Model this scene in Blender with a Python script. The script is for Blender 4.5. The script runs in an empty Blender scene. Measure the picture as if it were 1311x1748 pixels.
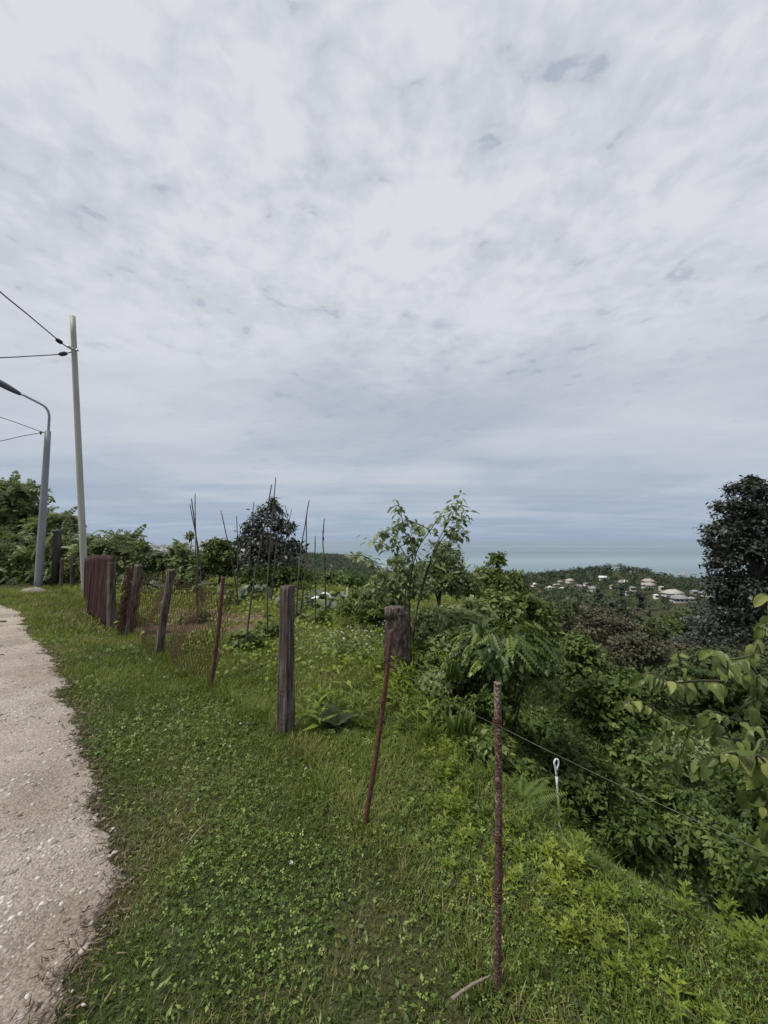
import bpy, math
import numpy as np
R_ = math.radians
SC = bpy.context.scene
COL = SC.collection

# ------------------------------------------------------------------ camera, sky, sun, exposure
CAM_Z, FPX, PITCH = 1.55, 657.0, R_(4.18)      # photograph: 1311 x 1748, focal length in its pixels
cam_d = bpy.data.cameras.new('camera')
cam_d.sensor_fit = 'VERTICAL'; cam_d.sensor_height = 36.0; cam_d.lens = 36.0 * FPX / 1748.0
cam_d.clip_start = 0.05; cam_d.clip_end = 150000.0
cam = bpy.data.objects.new('camera', cam_d); COL.objects.link(cam)
cam.location = (0, 0, CAM_Z); cam.rotation_euler = (R_(90) + PITCH, 0, 0)
SC.camera = cam

SUN_EL, SUN_AZ = R_(60), R_(-105)               # azimuth from +Y (view direction) towards +X: sun high on the left
world = bpy.data.worlds.new('World'); SC.world = world; world.use_nodes = True

def build_sky():
    nt = world.node_tree; nt.nodes.clear()
    N = nt.nodes.new; L = nt.links.new
    def math_(op, a, b=None, c=None, clamp=False):
        n = N('ShaderNodeMath'); n.operation = op; n.use_clamp = clamp
        for i, v in enumerate((a, b, c)):
            if v is None: continue
            if isinstance(v, (int, float)): n.inputs[i].default_value = v
            else: L(v, n.inputs[i])
        return n.outputs[0]
    def ramp(fac, a, b):
        n = N('ShaderNodeMapRange'); n.interpolation_type = 'SMOOTHSTEP'
        n.inputs['From Min'].default_value = a; n.inputs['From Max'].default_value = b
        L(fac, n.inputs['Value']); return n.outputs[0]
    def mix(f, a, b):
        n = N('ShaderNodeMix'); n.data_type = 'RGBA'
        if isinstance(f, (int, float)): n.inputs[0].default_value = f
        else: L(f, n.inputs[0])
        for i, v in ((6, a), (7, b)):
            if isinstance(v, tuple): n.inputs[i].default_value = (*v, 1)
            else: L(v, n.inputs[i])
        return n.outputs[2]
    tc = N('ShaderNodeTexCoord'); sep = N('ShaderNodeSeparateXYZ'); L(tc.outputs['Generated'], sep.inputs[0])
    dz = math_('MAXIMUM', sep.outputs[2], 0.0)
    den = math_('ADD', dz, 0.07)
    cmb = N('ShaderNodeCombineXYZ')
    L(math_('DIVIDE', sep.outputs[0], den), cmb.inputs[0]); L(math_('DIVIDE', sep.outputs[1], den), cmb.inputs[1])
    P = cmb.outputs[0]
    def noise(scale, detail, rough, loc, rot=0.0, sc=(1, 1, 1), dist=0.0):
        m = N('ShaderNodeMapping'); m.inputs['Location'].default_value = loc; m.inputs['Rotation'].default_value = (0, 0, rot); m.inputs['Scale'].default_value = sc
        L(P, m.inputs[0]); n = N('ShaderNodeTexNoise'); L(m.outputs[0], n.inputs['Vector'])
        n.inputs['Scale'].default_value = scale; n.inputs['Detail'].default_value = detail
        n.inputs['Roughness'].default_value = rough; n.inputs['Distortion'].default_value = dist
        return n.outputs['Fac']
    big = noise(0.50, 3, 0.5, (6.1, 8.2, 0))
    med = noise(2.2, 6, 0.55, (17.3, 12.2, 0), R_(20), (1, 1.1, 1), 0.2)
    cell = noise(8.0, 6, 0.55, (11.3, 3.4, 0), R_(35), (1.2, 1.25, 1), 0.35)
    strk = noise(0.8, 6, 0.6, (2.0, 5.0, 0), R_(8), (0.35, 1.3, 1), 0.2)
    high = ramp(dz, 0.22, 0.70)                      # cells read overhead, melt together far off
    fin2 = noise(20.0, 4, 0.55, (8.4, 6.7, 0), R_(10), (1.2, 1.0, 1), 0.3)
    shade = math_('ADD', math_('MULTIPLY', med, 0.48), math_('ADD', math_('MULTIPLY', cell, 0.40), math_('MULTIPLY', fin2, 0.12)))
    dev = math_('SUBTRACT', ramp(shade, 0.36, 0.62), 0.55)
    lum = math_('ADD', 0.52, math_('MULTIPLY', dev, math_('ADD', 0.12, math_('MULTIPLY', high, 0.64))))
    lum = math_('ADD', lum, math_('MULTIPLY', math_('SUBTRACT', ramp(big, 0.36, 0.62), 0.5), 0.60))
    lum = math_('ADD', lum, math_('MULTIPLY', math_('SUBTRACT', ramp(strk, 0.35, 0.65), 0.5), 0.20), clamp=True)
    fine = noise(15.0, 4, 0.55, (4.4, 2.7, 0), R_(35), (1.2, 1.0, 1), 0.3)
    gapn = math_('ADD', math_('MULTIPLY', cell, 0.50), math_('ADD', math_('MULTIPLY', med, 0.36), math_('MULTIPLY', fine, 0.14)))
    gap = ramp(gapn, 0.43, 0.37)
    gap = math_('MULTIPLY', gap, math_('SUBTRACT', 1.0, math_('MULTIPLY', ramp(big, 0.42, 0.6), 0.5)))
    gap = math_('MULTIPLY', gap, math_('ADD', 0.25, math_('MULTIPLY', high, 0.65)))
    cloud = mix(lum, (3.20, 3.54, 4.15), (5.20, 5.32, 5.62))
    sky = N('ShaderNodeTexSky'); sky.sky_type = 'NISHITA'; sky.sun_disc = False
    sky.sun_elevation = SUN_EL; sky.sun_rotation = SUN_AZ
    sky.air_density = 1.0; sky.dust_density = 1.5; sky.ozone_density = 1.5
    veil = mix(0.70, sky.outputs[0], (2.5, 2.9, 3.6))
    col = mix(gap, cloud, veil)
    # clear blue-grey band under the layer, by the horizon, broken by far streaks
    hz = math_('POWER', 2.718, math_('MULTIPLY', dz, -5.6))
    hz = math_('MULTIPLY', hz, math_('ADD', 0.72, math_('MULTIPLY', ramp(strk, 0.64, 0.34), 0.26)), clamp=True)
    col = mix(hz, col, (2.15, 2.90, 3.95))
    bg = N('ShaderNodeBackground'); bg.inputs['Strength'].default_value = 0.1
    L(col, bg.inputs[0]); out = N('ShaderNodeOutputWorld'); L(bg.outputs[0], out.inputs[0])
build_sky()

sun_d = bpy.data.lights.new('sun', 'SUN'); sun_d.energy = 2.4; sun_d.angle = R_(10); sun_d.color = (1.0, 0.95, 0.87)
sun = bpy.data.objects.new('sun', sun_d); COL.objects.link(sun)
sun.rotation_euler = (R_(90) - SUN_EL, 0, math.pi - SUN_AZ)
sun.location = (-20, 5, 40)
vs = SC.view_settings
vs.view_transform = 'Standard'; vs.look = 'None'; vs.exposure = 0.45; vs.gamma = 1.0; vs.use_curve_mapping = False
SC.cycles.max_bounces = 6; SC.cycles.transparent_max_bounces = 6; SC.cycles.volume_bounces = 0
SC.cycles.use_denoising = True

# ------------------------------------------------------------------ numbers and noise
rs = np.random.RandomState(7)
def vnoise(x, y, seed=0):
    x = np.asarray(x, float); y = np.asarray(y, float)
    xi = np.floor(x).astype(np.int64); yi = np.floor(y).astype(np.int64)
    fx = x - xi; fy = y - yi; fx = fx * fx * (3 - 2 * fx); fy = fy * fy * (3 - 2 * fy)
    def h(a, b):
        n = (a * 374761393 + b * 668265263 + seed * 974634777) & 0xFFFFFFFF
        n = ((n ^ (n >> 13)) * 1274126177) & 0xFFFFFFFF
        return ((n ^ (n >> 16)) & 0xFFFF) / 65535.0
    return (h(xi, yi) * (1 - fx) + h(xi + 1, yi) * fx) * (1 - fy) + (h(xi, yi + 1) * (1 - fx) + h(xi + 1, yi + 1) * fx) * fy
def fbm(x, y, o=4, seed=0):
    v = 0; a = 0.5; t = 0
    for i in range(o):
        v = v + a * vnoise(x * 2 ** i, y * 2 ** i, seed + i); t += a; a *= 0.5
    return v / t
def sstep(a, b, x):
    t = np.clip((x - a) / (b - a), 0, 1); return t * t * (3 - 2 * t)

# ------------------------------------------------------------------ the lie of the land
EY = np.array([-40, -3, 0.0, 1.42, 2.2, 3.0, 3.8, 5.0, 8.0, 14.0, 20.0, 60.0])
EX = np.array([44, 5.2, 2.75, 1.45, 0.74, 0.44, 0.46, 0.85, 2.0, 2.6, 2.6, 2.6])
def plateau_s(x, y):
    s = (x - np.interp(y, EY, EX)) * 0.8
    yfar = np.interp(x, [-40, -14, -6, -2, 0, 4], [26, 17.5, 16, 13, 11, 9.5])
    s = np.maximum(s, (y - yfar) * 0.9)
    s = np.maximum(s, (-x - 60) * 0.9); return np.maximum(s, (-y - 45) * 0.9)
def far_h(x, y):
    d = np.hypot(x, y); u = x / np.maximum(y, 1.0)
    z = -44 + 6 * (fbm(x / 90.0, y / 90.0, 3, 5) - 0.5) * 2
    def g(px, dd, sx, sy, h):
        cx = (px - 655.5) / FPX * dd
        return h * np.exp(-((x - cx) / sx) ** 2 - ((y - dd) / sy) ** 2)
    z = z + g(1150, 265, 60, 60, 9) + g(1045, 375, 45, 60, 11) + g(930, 400, 70, 60, 4) + g(1200, 360, 80, 60, 6)
    z = z + g(470, 930, 150, 150, 9) + g(545, 900, 60, 140, 3) + g(620, 700, 50, 90, -6) + g(640, 950, 110, 350, -34)
    right = sstep(-0.12, 0.12, u)
    coast0 = 1150 * (1 - right) + 430 * right
    coast1 = 1900 * (1 - right) + 1000 * right
    z = z * (1 - sstep(coast0, coast1, d)) - 136 * sstep(coast0, coast1, d)
    left = sstep(-0.24, -0.30, u) * (y > 0)
    plain = -44 - 80 * sstep(120, 900, d)
    plain = np.where(d > 9500, -140, plain)
    return z * (1 - left) + plain * left
def H(x, y):
    x = np.asarray(x, float); y = np.asarray(y, float)
    s = plateau_s(x, y)
    sp = np.maximum(s, 0)
    near = -(1.05 * np.minimum(sp, 2.6) * sstep(-0.2, 0.6, s) + 0.58 * np.clip(sp - 2.6, 0, 5.4) + 0.24 * np.clip(sp - 8, 0, 400))
    z = near + (far_h(x, y) - near) * sstep(45, 150, sp)
    d = np.hypot(x, y)
    bump = 0.05 * (fbm(x * 0.9, y * 0.9, 3, 11) - 0.5) + 0.03 * (fbm(x * 4, y * 4, 2, 12) - 0.5)
    bump = bump * np.clip(1.2 - d / 60, 0, 1) + sstep(0.3, 3, s) * 0.5 * (fbm(x * 0.7, y * 0.7, 3, 14) - 0.5)
    return z + bump
CP, SP = math.cos(PITCH), math.sin(PITCH)
def ray(px, py):
    a, b = px - 655.5, 874.0 - py
    return np.array([a, FPX * CP - b * SP, FPX * SP + b * CP]) / FPX
def at(px, py, Y):                       # the point on that sight line at distance Y ahead
    r = ray(px, py); t = Y / r[1]; return np.array([r[0] * t, Y, CAM_Z + r[2] * t])
def gp(px, py, z0=0.0):                  # where that sight line meets level ground
    r = ray(px, py); t = (z0 - CAM_Z) / r[2]; return np.array([r[0] * t, r[1] * t, z0])
def gh(px, py, start=0.5, end=3000):     # where that sight line meets the terrain
    r = ray(px, py); t = start * 1.01 ** np.arange(int(math.log(end / start) / math.log(1.01)))
    P = np.array([0, 0, CAM_Z]) + r * t[:, None]
    below = P[:, 2] < H(P[:, 0], P[:, 1]); i = int(np.argmax(below)) if below.any() else len(t) - 1
    p = P[i].copy(); p[2] = float(H(p[0], p[1])); return p
def on(p):
    return np.array([p[0], p[1], float(H(p[0], p[1]))])

# ------------------------------------------------------------------ objects
def tag(o, label=None, cat=None, group=None, kind=None):
    if label: o['label'] = label
    if cat: o['category'] = cat
    if group: o['group'] = group
    if kind: o['kind'] = kind
    return o
def root(name, loc, label, cat, group=None):
    o = bpy.data.objects.new(name, None); COL.objects.link(o); o.location = [float(v) for v in loc]
    o.empty_display_size = 0.1
    return tag(o, label, cat, group)
def make_mesh(name, V, F, mat, tint=None, smooth=False):
    V = np.asarray(V, np.float32); me = bpy.data.meshes.new(name)
    fl = [np.asarray(f, np.int32) for f in (F if isinstance(F, list) else [F]) if len(f)]
    me.vertices.add(len(V)); me.vertices.foreach_set('co', V.ravel())
    loops = np.concatenate([f.ravel() for f in fl]); sizes = np.concatenate([np.full(len(f), f.shape[1], np.int32) for f in fl])
    me.loops.add(len(loops)); me.loops.foreach_set('vertex_index', loops)
    me.polygons.add(len(sizes)); me.polygons.foreach_set('loop_start', np.concatenate([[0], np.cumsum(sizes)[:-1]]).astype(np.int32))
    me.polygons.foreach_set('loop_total', sizes)
    if smooth: me.polygons.foreach_set('use_smooth', np.ones(len(sizes), bool))
    if tint is not None:
        a = me.attributes.new('tint', 'FLOAT', 'POINT'); a.data.foreach_set('value', np.asarray(tint, np.float32))
    me.update(calc_edges=True); me.validate()
    if mat: me.materials.append(mat)
    return me
def obj(name, V, F, mat, parent=None, tint=None, smooth=False):
    V = np.asarray(V, float)
    if parent is not None: V = V - np.array(parent.location)
    o = bpy.data.objects.new(name, make_mesh(name, V, F, mat, tint, smooth)); COL.objects.link(o)
    if parent is not None: o.parent = parent
    return o
def join(parts):                          # [(V, F)] with one face width -> V, F
    Vs, Fs, n = [], [], 0
    for V, F in parts:
        Vs.append(np.asarray(V, float)); Fs.append(np.asarray(F) + n); n += len(V)
    return np.concatenate(Vs), np.concatenate(Fs)
def norm(v): return v / np.maximum(np.linalg.norm(v, axis=-1, keepdims=True), 1e-9)
def frames(t, n):
    y = norm(np.asarray(t, float)); x = norm(np.cross(y, n)); z = np.cross(x, y)
    return np.stack([x, y, z], -1)
def scatter(tpl, pos, R, s, tint, tvar=None):
    Vt, Ft = tpl; K = len(pos); n = len(Vt)
    s = np.asarray(s, float); s = np.full((K, 1), float(s)) if s.ndim == 0 else (s[:, None] if s.ndim == 1 else s)
    V = np.einsum('kij,knj->kni', R, Vt[None] * s[:, None, :]) + pos[:, None, :]
    F = Ft[None] + (np.arange(K) * n)[:, None, None]
    T = np.repeat(np.asarray(tint)[:, None], n, 1)
    return V.reshape(-1, 3), F.reshape(-1, Ft.shape[1]), np.clip(T, 0, 1).ravel()
def cat_scatter(parts):
    Vs, Fs, Ts, n = [], [], [], 0
    for V, F, T in parts:
        Vs.append(V); Fs.append(F + n); Ts.append(T); n += len(V)
    return np.concatenate(Vs), np.concatenate(Fs), np.concatenate(Ts)
def tube(P, r, seg=6, cap=True):          # triangles
    P = np.asarray(P, float); m = len(P); r = np.broadcast_to(np.asarray(r, float), (m,))
    T = norm(np.gradient(P, axis=0)); ref = np.array([0, 0, 1.0]) if abs(T[0][2]) < 0.9 else np.array([1.0, 0, 0])
    A = norm(np.cross(T, ref)); B = np.cross(T, A)
    a = np.arange(seg) * 2 * math.pi / seg
    V = P[:, None] + r[:, None, None] * (A[:, None] * np.cos(a)[None, :, None] + B[:, None] * np.sin(a)[None, :, None])
    V = V.reshape(-1, 3); F = []
    i = (np.arange(m - 1) * seg)[:, None]; j = np.arange(seg)[None]; k = (j + 1) % seg
    q = np.stack([i + j, i + k, i + seg + k, i + seg + j], -1).reshape(-1, 4)
    F = np.concatenate([q[:, [0, 1, 2]], q[:, [0, 2, 3]]])
    if cap:
        V = np.concatenate([V, P[:1], P[-1:]]); c0, c1 = m * seg, m * seg + 1; jj = np.arange(seg); kk = (jj + 1) % seg
        F = np.concatenate([F, np.stack([kk, jj, np.full(seg, c0)], -1), np.stack([jj + (m - 1) * seg, kk + (m - 1) * seg, np.full(seg, c1)], -1)])
    return V, F
def box(c, s, rz=0.0):
    v = np.array([[x, y, z] for x in (-.5, .5) for y in (-.5, .5) for z in (-.5, .5)]) * np.array(s)
    ca, sa = math.cos(rz), math.sin(rz); v = v @ np.array([[ca, sa, 0], [-sa, ca, 0], [0, 0, 1]]) + np.array(c)
    f = np.array([[0, 1, 3, 2], [4, 6, 7, 5], [0, 4, 5, 1], [2, 3, 7, 6], [0, 2, 6, 4], [1, 5, 7, 3]]); return v, f
def curve(pts, n=12):                     # smooth path through points
    P = np.asarray(pts, float); t = np.linspace(0, 1, len(P)); u = np.linspace(0, 1, n)
    if len(P) == 2: return P[0] + (P[1] - P[0]) * u[:, None]
    P2 = np.concatenate([2 * P[:1] - P[1:2], P, 2 * P[-1:] - P[-2:-1]]); out = []
    for v in u:
        k = min(int(v * (len(P) - 1)), len(P) - 2); f = v * (len(P) - 1) - k
        p0, p1, p2, p3 = P2[k:k + 4]
        out.append(0.5 * (2 * p1 + (p2 - p0) * f + (2 * p0 - 5 * p1 + 4 * p2 - p3) * f ** 2 + (3 * p1 - p0 - 3 * p2 + p3) * f ** 3))
    return np.array(out)

# ------------------------------------------------------------------ materials
def nodes(name):
    m = bpy.data.materials.new(name); m.use_nodes = True; nt = m.node_tree
    return m, nt, nt.nodes['Principled BSDF'], nt.nodes.new, nt.links.new
def cramp(nt, fac, stops):
    r = nt.nodes.new('ShaderNodeValToRGB'); e = r.color_ramp.elements
    while len(e) < len(stops): e.new(0.5)
    for i, (p, c) in enumerate(stops): e[i].position = p; e[i].color = (*c, 1)
    nt.links.new(fac, r.inputs[0]); return r.outputs[0]
def leaf_mat(name, stops, rough=0.5, trans=0.28, spec=0.35, vein=False):
    m, nt, b, N, L = nodes(name)
    a = N('ShaderNodeAttribute'); a.attribute_name = 'tint'
    c = cramp(nt, a.outputs['Fac'], stops)
    b.inputs['Roughness'].default_value = rough; b.inputs['Specular IOR Level'].default_value = spec
    L(c, b.inputs['Base Color'])
    tr = N('ShaderNodeBsdfTranslucent'); hs = N('ShaderNodeHueSaturation')
    hs.inputs['Hue'].default_value = 0.48; hs.inputs['Saturation'].default_value = 1.1; hs.inputs['Value'].default_value = 1.3
    L(c, hs.inputs['Color']); L(hs.outputs[0], tr.inputs[0])
    mx = N('ShaderNodeMixShader'); mx.inputs[0].default_value = trans
    L(b.outputs[0], mx.inputs[1]); L(tr.outputs[0], mx.inputs[2]); L(mx.outputs[0], nt.nodes['Material Output'].inputs[0])
    return m
def rand_leaf_mat(name, stops, rough=0.4, trans=0.25, spec=0.4):     # single leaf objects: colour by object
    m, nt, b, N, L = nodes(name)
    oi = N('ShaderNodeObjectInfo'); tc = N('ShaderNodeTexCoord')
    sp = N('ShaderNodeSeparateXYZ'); L(tc.outputs['Object'], sp.inputs[0])
    ab = N('ShaderNodeMath'); ab.operation = 'ABSOLUTE'; L(sp.outputs[0], ab.inputs[0])
    # side veins sweep forward from the midrib
    vy = N('ShaderNodeMath'); vy.operation = 'MULTIPLY_ADD'; L(ab.outputs[0], vy.inputs[0]); vy.inputs[1].default_value = -0.8; L(sp.outputs[1], vy.inputs[2])
    sn = N('ShaderNodeMath'); sn.operation = 'MULTIPLY'; L(vy.outputs[0], sn.inputs[0]); sn.inputs[1].default_value = 48.0
    s2 = N('ShaderNodeMath'); s2.operation = 'SINE'; L(sn.outputs[0], s2.inputs[0])
    s3 = N('ShaderNodeMapRange'); L(s2.outputs[0], s3.inputs[0]); s3.inputs[1].default_value = 0.75; s3.inputs[2].default_value = 1.0
    mr = N('ShaderNodeMapRange'); L(ab.outputs[0], mr.inputs[0]); mr.inputs[1].default_value = 0.02; mr.inputs[2].default_value = 0.006
    mxv = N('ShaderNodeMath'); mxv.operation = 'MAXIMUM'; L(s3.outputs[0], mxv.inputs[0]); L(mr.outputs[0], mxv.inputs[1])
    c = cramp(nt, oi.outputs['Random'], stops)
    lt = N('ShaderNodeMix'); lt.data_type = 'RGBA'; fm = N('ShaderNodeMath'); fm.operation = 'MULTIPLY'; L(mxv.outputs[0], fm.inputs[0]); fm.inputs[1].default_value = 0.45
    L(fm.outputs[0], lt.inputs[0]); L(c, lt.inputs[6]); lt.inputs[7].default_value = (0.16, 0.20, 0.09, 1)
    bp = N('ShaderNodeBump'); bp.inputs['Strength'].default_value = 0.35; bp.inputs['Distance'].default_value = 0.02; L(mxv.outputs[0], bp.inputs['Height']); L(bp.outputs[0], b.inputs['Normal'])
    L(lt.outputs[2], b.inputs['Base Color']); b.inputs['Roughness'].default_value = rough; b.inputs['Specular IOR Level'].default_value = spec
    tr = N('ShaderNodeBsdfTranslucent'); L(lt.outputs[2], tr.inputs[0]); mx = N('ShaderNodeMixShader'); mx.inputs[0].default_value = trans
    L(b.outputs[0], mx.inputs[1]); L(tr.outputs[0], mx.inputs[2]); L(mx.outputs[0], nt.nodes['Material Output'].inputs[0])
    return m
def noise_mat(name, stops, scale=5.0, stretch=(1, 1, 1), rough=0.85, bump=0.0, detail=6, metal=0.0, dist=0.01, spec=0.3):
    m, nt, b, N, L = nodes(name)
    tc = N('ShaderNodeTexCoord'); mp = N('ShaderNodeMapping'); mp.inputs['Scale'].default_value = stretch
    L(tc.outputs['Object'], mp.inputs[0]); n = N('ShaderNodeTexNoise'); n.inputs['Scale'].default_value = scale; n.inputs['Detail'].default_value = detail
    n.inputs['Roughness'].default_value = 0.65; L(mp.outputs[0], n.inputs['Vector'])
    L(cramp(nt, n.outputs['Fac'], stops), b.inputs['Base Color'])
    b.inputs['Roughness'].default_value = rough; b.inputs['Metallic'].default_value = metal; b.inputs['Specular IOR Level'].default_value = spec
    if bump:
        bp = N('ShaderNodeBump'); bp.inputs['Strength'].default_value = bump; bp.inputs['Distance'].default_value = dist
        L(n.outputs['Fac'], bp.inputs['Height']); L(bp.outputs[0], b.inputs['Normal'])
    return m
M = {}
M['grass'] = leaf_mat('grass', [(0, (.038, .068, .010)), (.4, (.106, .150, .022)), (.7, (.175, .220, .038)), (.85, (.22, .23, .06)), (1, (.32, .27, .14))], .55, .32)
M['clover'] = leaf_mat('clover', [(0, (.048, .090, .014)), (.45, (.105, .172, .028)), (.8, (.19, .26, .052)), (1, (.30, .36, .11))], .5, .25)
M['weed'] = leaf_mat('weed', [(0, (.055, .092, .012)), (.5, (.155, .215, .026)), (1, (.30, .35, .055))], .5, .32)
M['ivy'] = leaf_mat('ivy', [(0, (.024, .044, .010)), (.6, (.066, .105, .022)), (1, (.18, .235, .055))], .55, .24, .25)
M['bush'] = leaf_mat('bush', [(0, (.036, .062, .014)), (.5, (.090, .135, .032)), (1, (.22, .275, .08))], .5, .27, .25)
M['bush_pale'] = leaf_mat('bush_pale', [(0, (.080, .115, .046)), (.5, (.165, .215, .082)), (1, (.32, .37, .17))], .5, .33, .3)
M['olive'] = leaf_mat('olive', [(0, (0.041, 0.054, 0.019)), (.5, (0.084, 0.103, 0.038)), (1, (0.149, 0.162, 0.068))], .55, .2)
M['brownish'] = leaf_mat('brownish', [(0, (.045, .046, .024)), (.45, (.092, .092, .050)), (.75, (.14, .125, .08)), (1, (.21, .175, .13))], .6, .2)
M['dark'] = leaf_mat('dark', [(0, (.018, .024, .018)), (.5, (.042, .052, .036)), (.85, (.072, .078, .055)), (1, (.12, .11, .085))], .45, .15, .4)
M['conifer'] = leaf_mat('conifer', [(0, (0.013, 0.021, 0.015)), (.6, (0.031, 0.044, 0.031)), (1, (0.058, 0.072, 0.048))], .6, .1)
M['feather'] = leaf_mat('feather', [(0, (.058, .084, .030)), (.5, (.138, .180, .064)), (1, (.28, .33, .13))], .5, .36)
M['forest'] = leaf_mat('forest', [(0, (0.020, 0.033, 0.015)), (.5, (0.045, 0.068, 0.027)), (.85, (0.077, 0.104, 0.037)), (1, (0.106, 0.111, 0.062))], .6, .15)
M['fern'] = leaf_mat('fern', [(0, (.06, .10, .018)), (.6, (.11, .16, .03)), (1, (.17, .22, .05))], .5, .3)
M['petal'] = leaf_mat('petal', [(0, (.6, .6, .55)), (1, (.8, .8, .76))], .6, .2)
M['wild_flower'] = leaf_mat('wild_flower', [(0, (.45, .46, .20)), (1, (.62, .62, .30))], .6, .2)
M['persimmon'] = rand_leaf_mat('persimmon_leaf', [(0, (.065, .098, .024)), (.4, (.130, .175, .040)), (.8, (.22, .26, .065)), (1, (.32, .34, .10))], .4, .32, .4)
M['sapling'] = rand_leaf_mat('sapling_leaf', [(0, (.095, .135, .060)), (.6, (.165, .215, .10)), (1, (.28, .33, .17))], .4, .42)
M['broad'] = rand_leaf_mat('broad_leaf', [(0, (.045, .070, .025)), (.6, (.080, .110, .038)), (1, (.14, .165, .065))], .6, .2, .2)
M['squash'] = rand_leaf_mat('squash_leaf', [(0, (.060, .085, .045)), (.5, (.10, .135, .075)), (1, (.20, .23, .15))], .5, .2)
M['wist'] = leaf_mat('wisteria_leaf', [(0, (.032, .058, .014)), (.5, (.085, .135, .028)), (1, (.20, .26, .055))], .45, .24)
M['twig'] = noise_mat('twig', [(.3, (.035, .028, .020)), (.7, (.085, .07, .05))], 30, bump=.3)
M['green_twig'] = noise_mat('green_twig', [(.3, (.07, .075, .03)), (.7, (.13, .13, .06))], 20)
M['trunk'] = noise_mat('trunk', [(.3, (.030, .024, .018)), (.7, (.09, .075, .06))], 6, (1, 1, .25), bump=.6)
M['bean_pole'] = noise_mat('bean_pole', [(.3, (.045, .036, .030)), (.55, (.09, .075, .06)), (.75, (.15, .13, .105))], 14, (1, 1, .15), bump=.4)

def wood_mat():
    m, nt, b, N, L = nodes('weathered_wood')
    tc = N('ShaderNodeTexCoord'); mp = N('ShaderNodeMapping'); mp.inputs['Scale'].default_value = (26, 26, 1.3)
    L(tc.outputs['Object'], mp.inputs[0]); n = N('ShaderNodeTexNoise'); n.inputs['Scale'].default_value = 2.2; n.inputs['Detail'].default_value = 8; n.inputs['Roughness'].default_value = .7
    L(mp.outputs[0], n.inputs['Vector'])
    n2 = N('ShaderNodeTexNoise'); n2.inputs['Scale'].default_value = 5; n2.inputs['Detail'].default_value = 5; L(tc.outputs['Object'], n2.inputs['Vector'])
    c = cramp(nt, n.outputs['Fac'], [(.36, (.012, .009, .008)), (.46, (.065, .050, .042)), (.56, (.15, .125, .108)), (.70, (.30, .27, .24))])
    c2 = cramp(nt, n2.outputs['Fac'], [(.4, (1, 1, 1)), (.62, (.75, .62, .55)), (.72, (.7, .72, .55))])
    mx = N('ShaderNodeMix'); mx.data_type = 'RGBA'; mx.blend_type = 'MULTIPLY'; mx.inputs[0].default_value = 1
    L(c, mx.inputs[6]); L(c2, mx.inputs[7]); L(mx.outputs[2], b.inputs['Base Color'])
    bp = N('ShaderNodeBump'); bp.inputs['Strength'].default_value = .9; bp.inputs['Distance'].default_value = .012; L(n.outputs['Fac'], bp.inputs['Height']); L(bp.outputs[0], b.inputs['Normal'])
    b.inputs['Roughness'].default_value = .9; return m
M['wood'] = wood_mat()
def rust_mat(name, stops, patch, lo, hi, scale=60, ps=45):
    m, nt, b, N, L = nodes(name)
    tc = N('ShaderNodeTexCoord'); n = N('ShaderNodeTexNoise'); n.inputs['Scale'].default_value = scale; n.inputs['Detail'].default_value = 6; L(tc.outputs['Object'], n.inputs['Vector'])
    n2 = N('ShaderNodeTexNoise'); n2.inputs['Scale'].default_value = ps; n2.inputs['Detail'].default_value = 5; n2.inputs['Roughness'].default_value = .7; L(tc.outputs['Object'], n2.inputs['Vector'])
    n3 = N('ShaderNodeTexNoise'); n3.inputs['Scale'].default_value = 3.5; L(tc.outputs['Object'], n3.inputs['Vector'])
    ad = N('ShaderNodeMath'); ad.operation = 'MULTIPLY_ADD'; L(n3.outputs['Fac'], ad.inputs[0]); ad.inputs[1].default_value = .5; L(n2.outputs['Fac'], ad.inputs[2])
    mr = N('ShaderNodeMapRange'); L(ad.outputs[0], mr.inputs[0]); mr.inputs[1].default_value = lo; mr.inputs[2].default_value = hi
    mx = N('ShaderNodeMix'); mx.data_type = 'RGBA'; L(mr.outputs[0], mx.inputs[0]); L(cramp(nt, n.outputs['Fac'], stops), mx.inputs[6]); mx.inputs[7].default_value = (*patch, 1)
    L(mx.outputs[2], b.inputs['Base Color']); b.inputs['Roughness'].default_value = .85
    bp = N('ShaderNodeBump'); bp.inputs['Strength'].default_value = .5; bp.inputs['Distance'].default_value = .003; L(n2.outputs['Fac'], bp.inputs['Height']); L(bp.outputs[0], b.inputs['Normal'])
    return m
M['rebar'] = rust_mat('pitted_rebar', [(.3, (.035, .014, .011)), (.6, (.090, .040, .030)), (.8, (.16, .09, .068))], (.30, .25, .19), .77, .88, 90, 120)
M['rust_rod'] = rust_mat('rusty_rod', [(.3, (.045, .016, .011)), (.6, (.105, .040, .026)), (.8, (.16, .075, .05))], (.30, .22, .16), .88, .98)
M['rust_sheet'] = noise_mat('rusty_sheet', [(.3, (.030, .015, .015)), (.55, (.065, .032, .030)), (.75, (.115, .066, .055))], 3.0, (3, 3, .5), .85, .2)
M['rust_wire'] = noise_mat('rusty_wire', [(.3, (.06, .030, .022)), (.7, (.13, .065, .045))], 8)
M['wire'] = noise_mat('galvanised_wire', [(.3, (.10, .095, .075)), (.7, (.20, .19, .16))], 10, rough=.5, metal=.3)
M['dark_wire'] = noise_mat('dark_wire', [(.3, (.05, .035, .028)), (.7, (.10, .075, .06))], 10)
M['white_plastic'] = noise_mat('white_plastic', [(.3, (.55, .56, .58)), (.7, (.75, .76, .78))], 10, rough=.4)
M['pole_paint'] = noise_mat('grey_pole_paint', [(.3, (.20, .215, .235)), (.7, (.27, .285, .30))], 3, (1, 1, .2), .5)
M['pole_pale'] = noise_mat('pale_pole', [(.3, (.29, .28, .255)), (.7, (.42, .41, .375))], 4, (1, 1, .15), .6)
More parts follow.
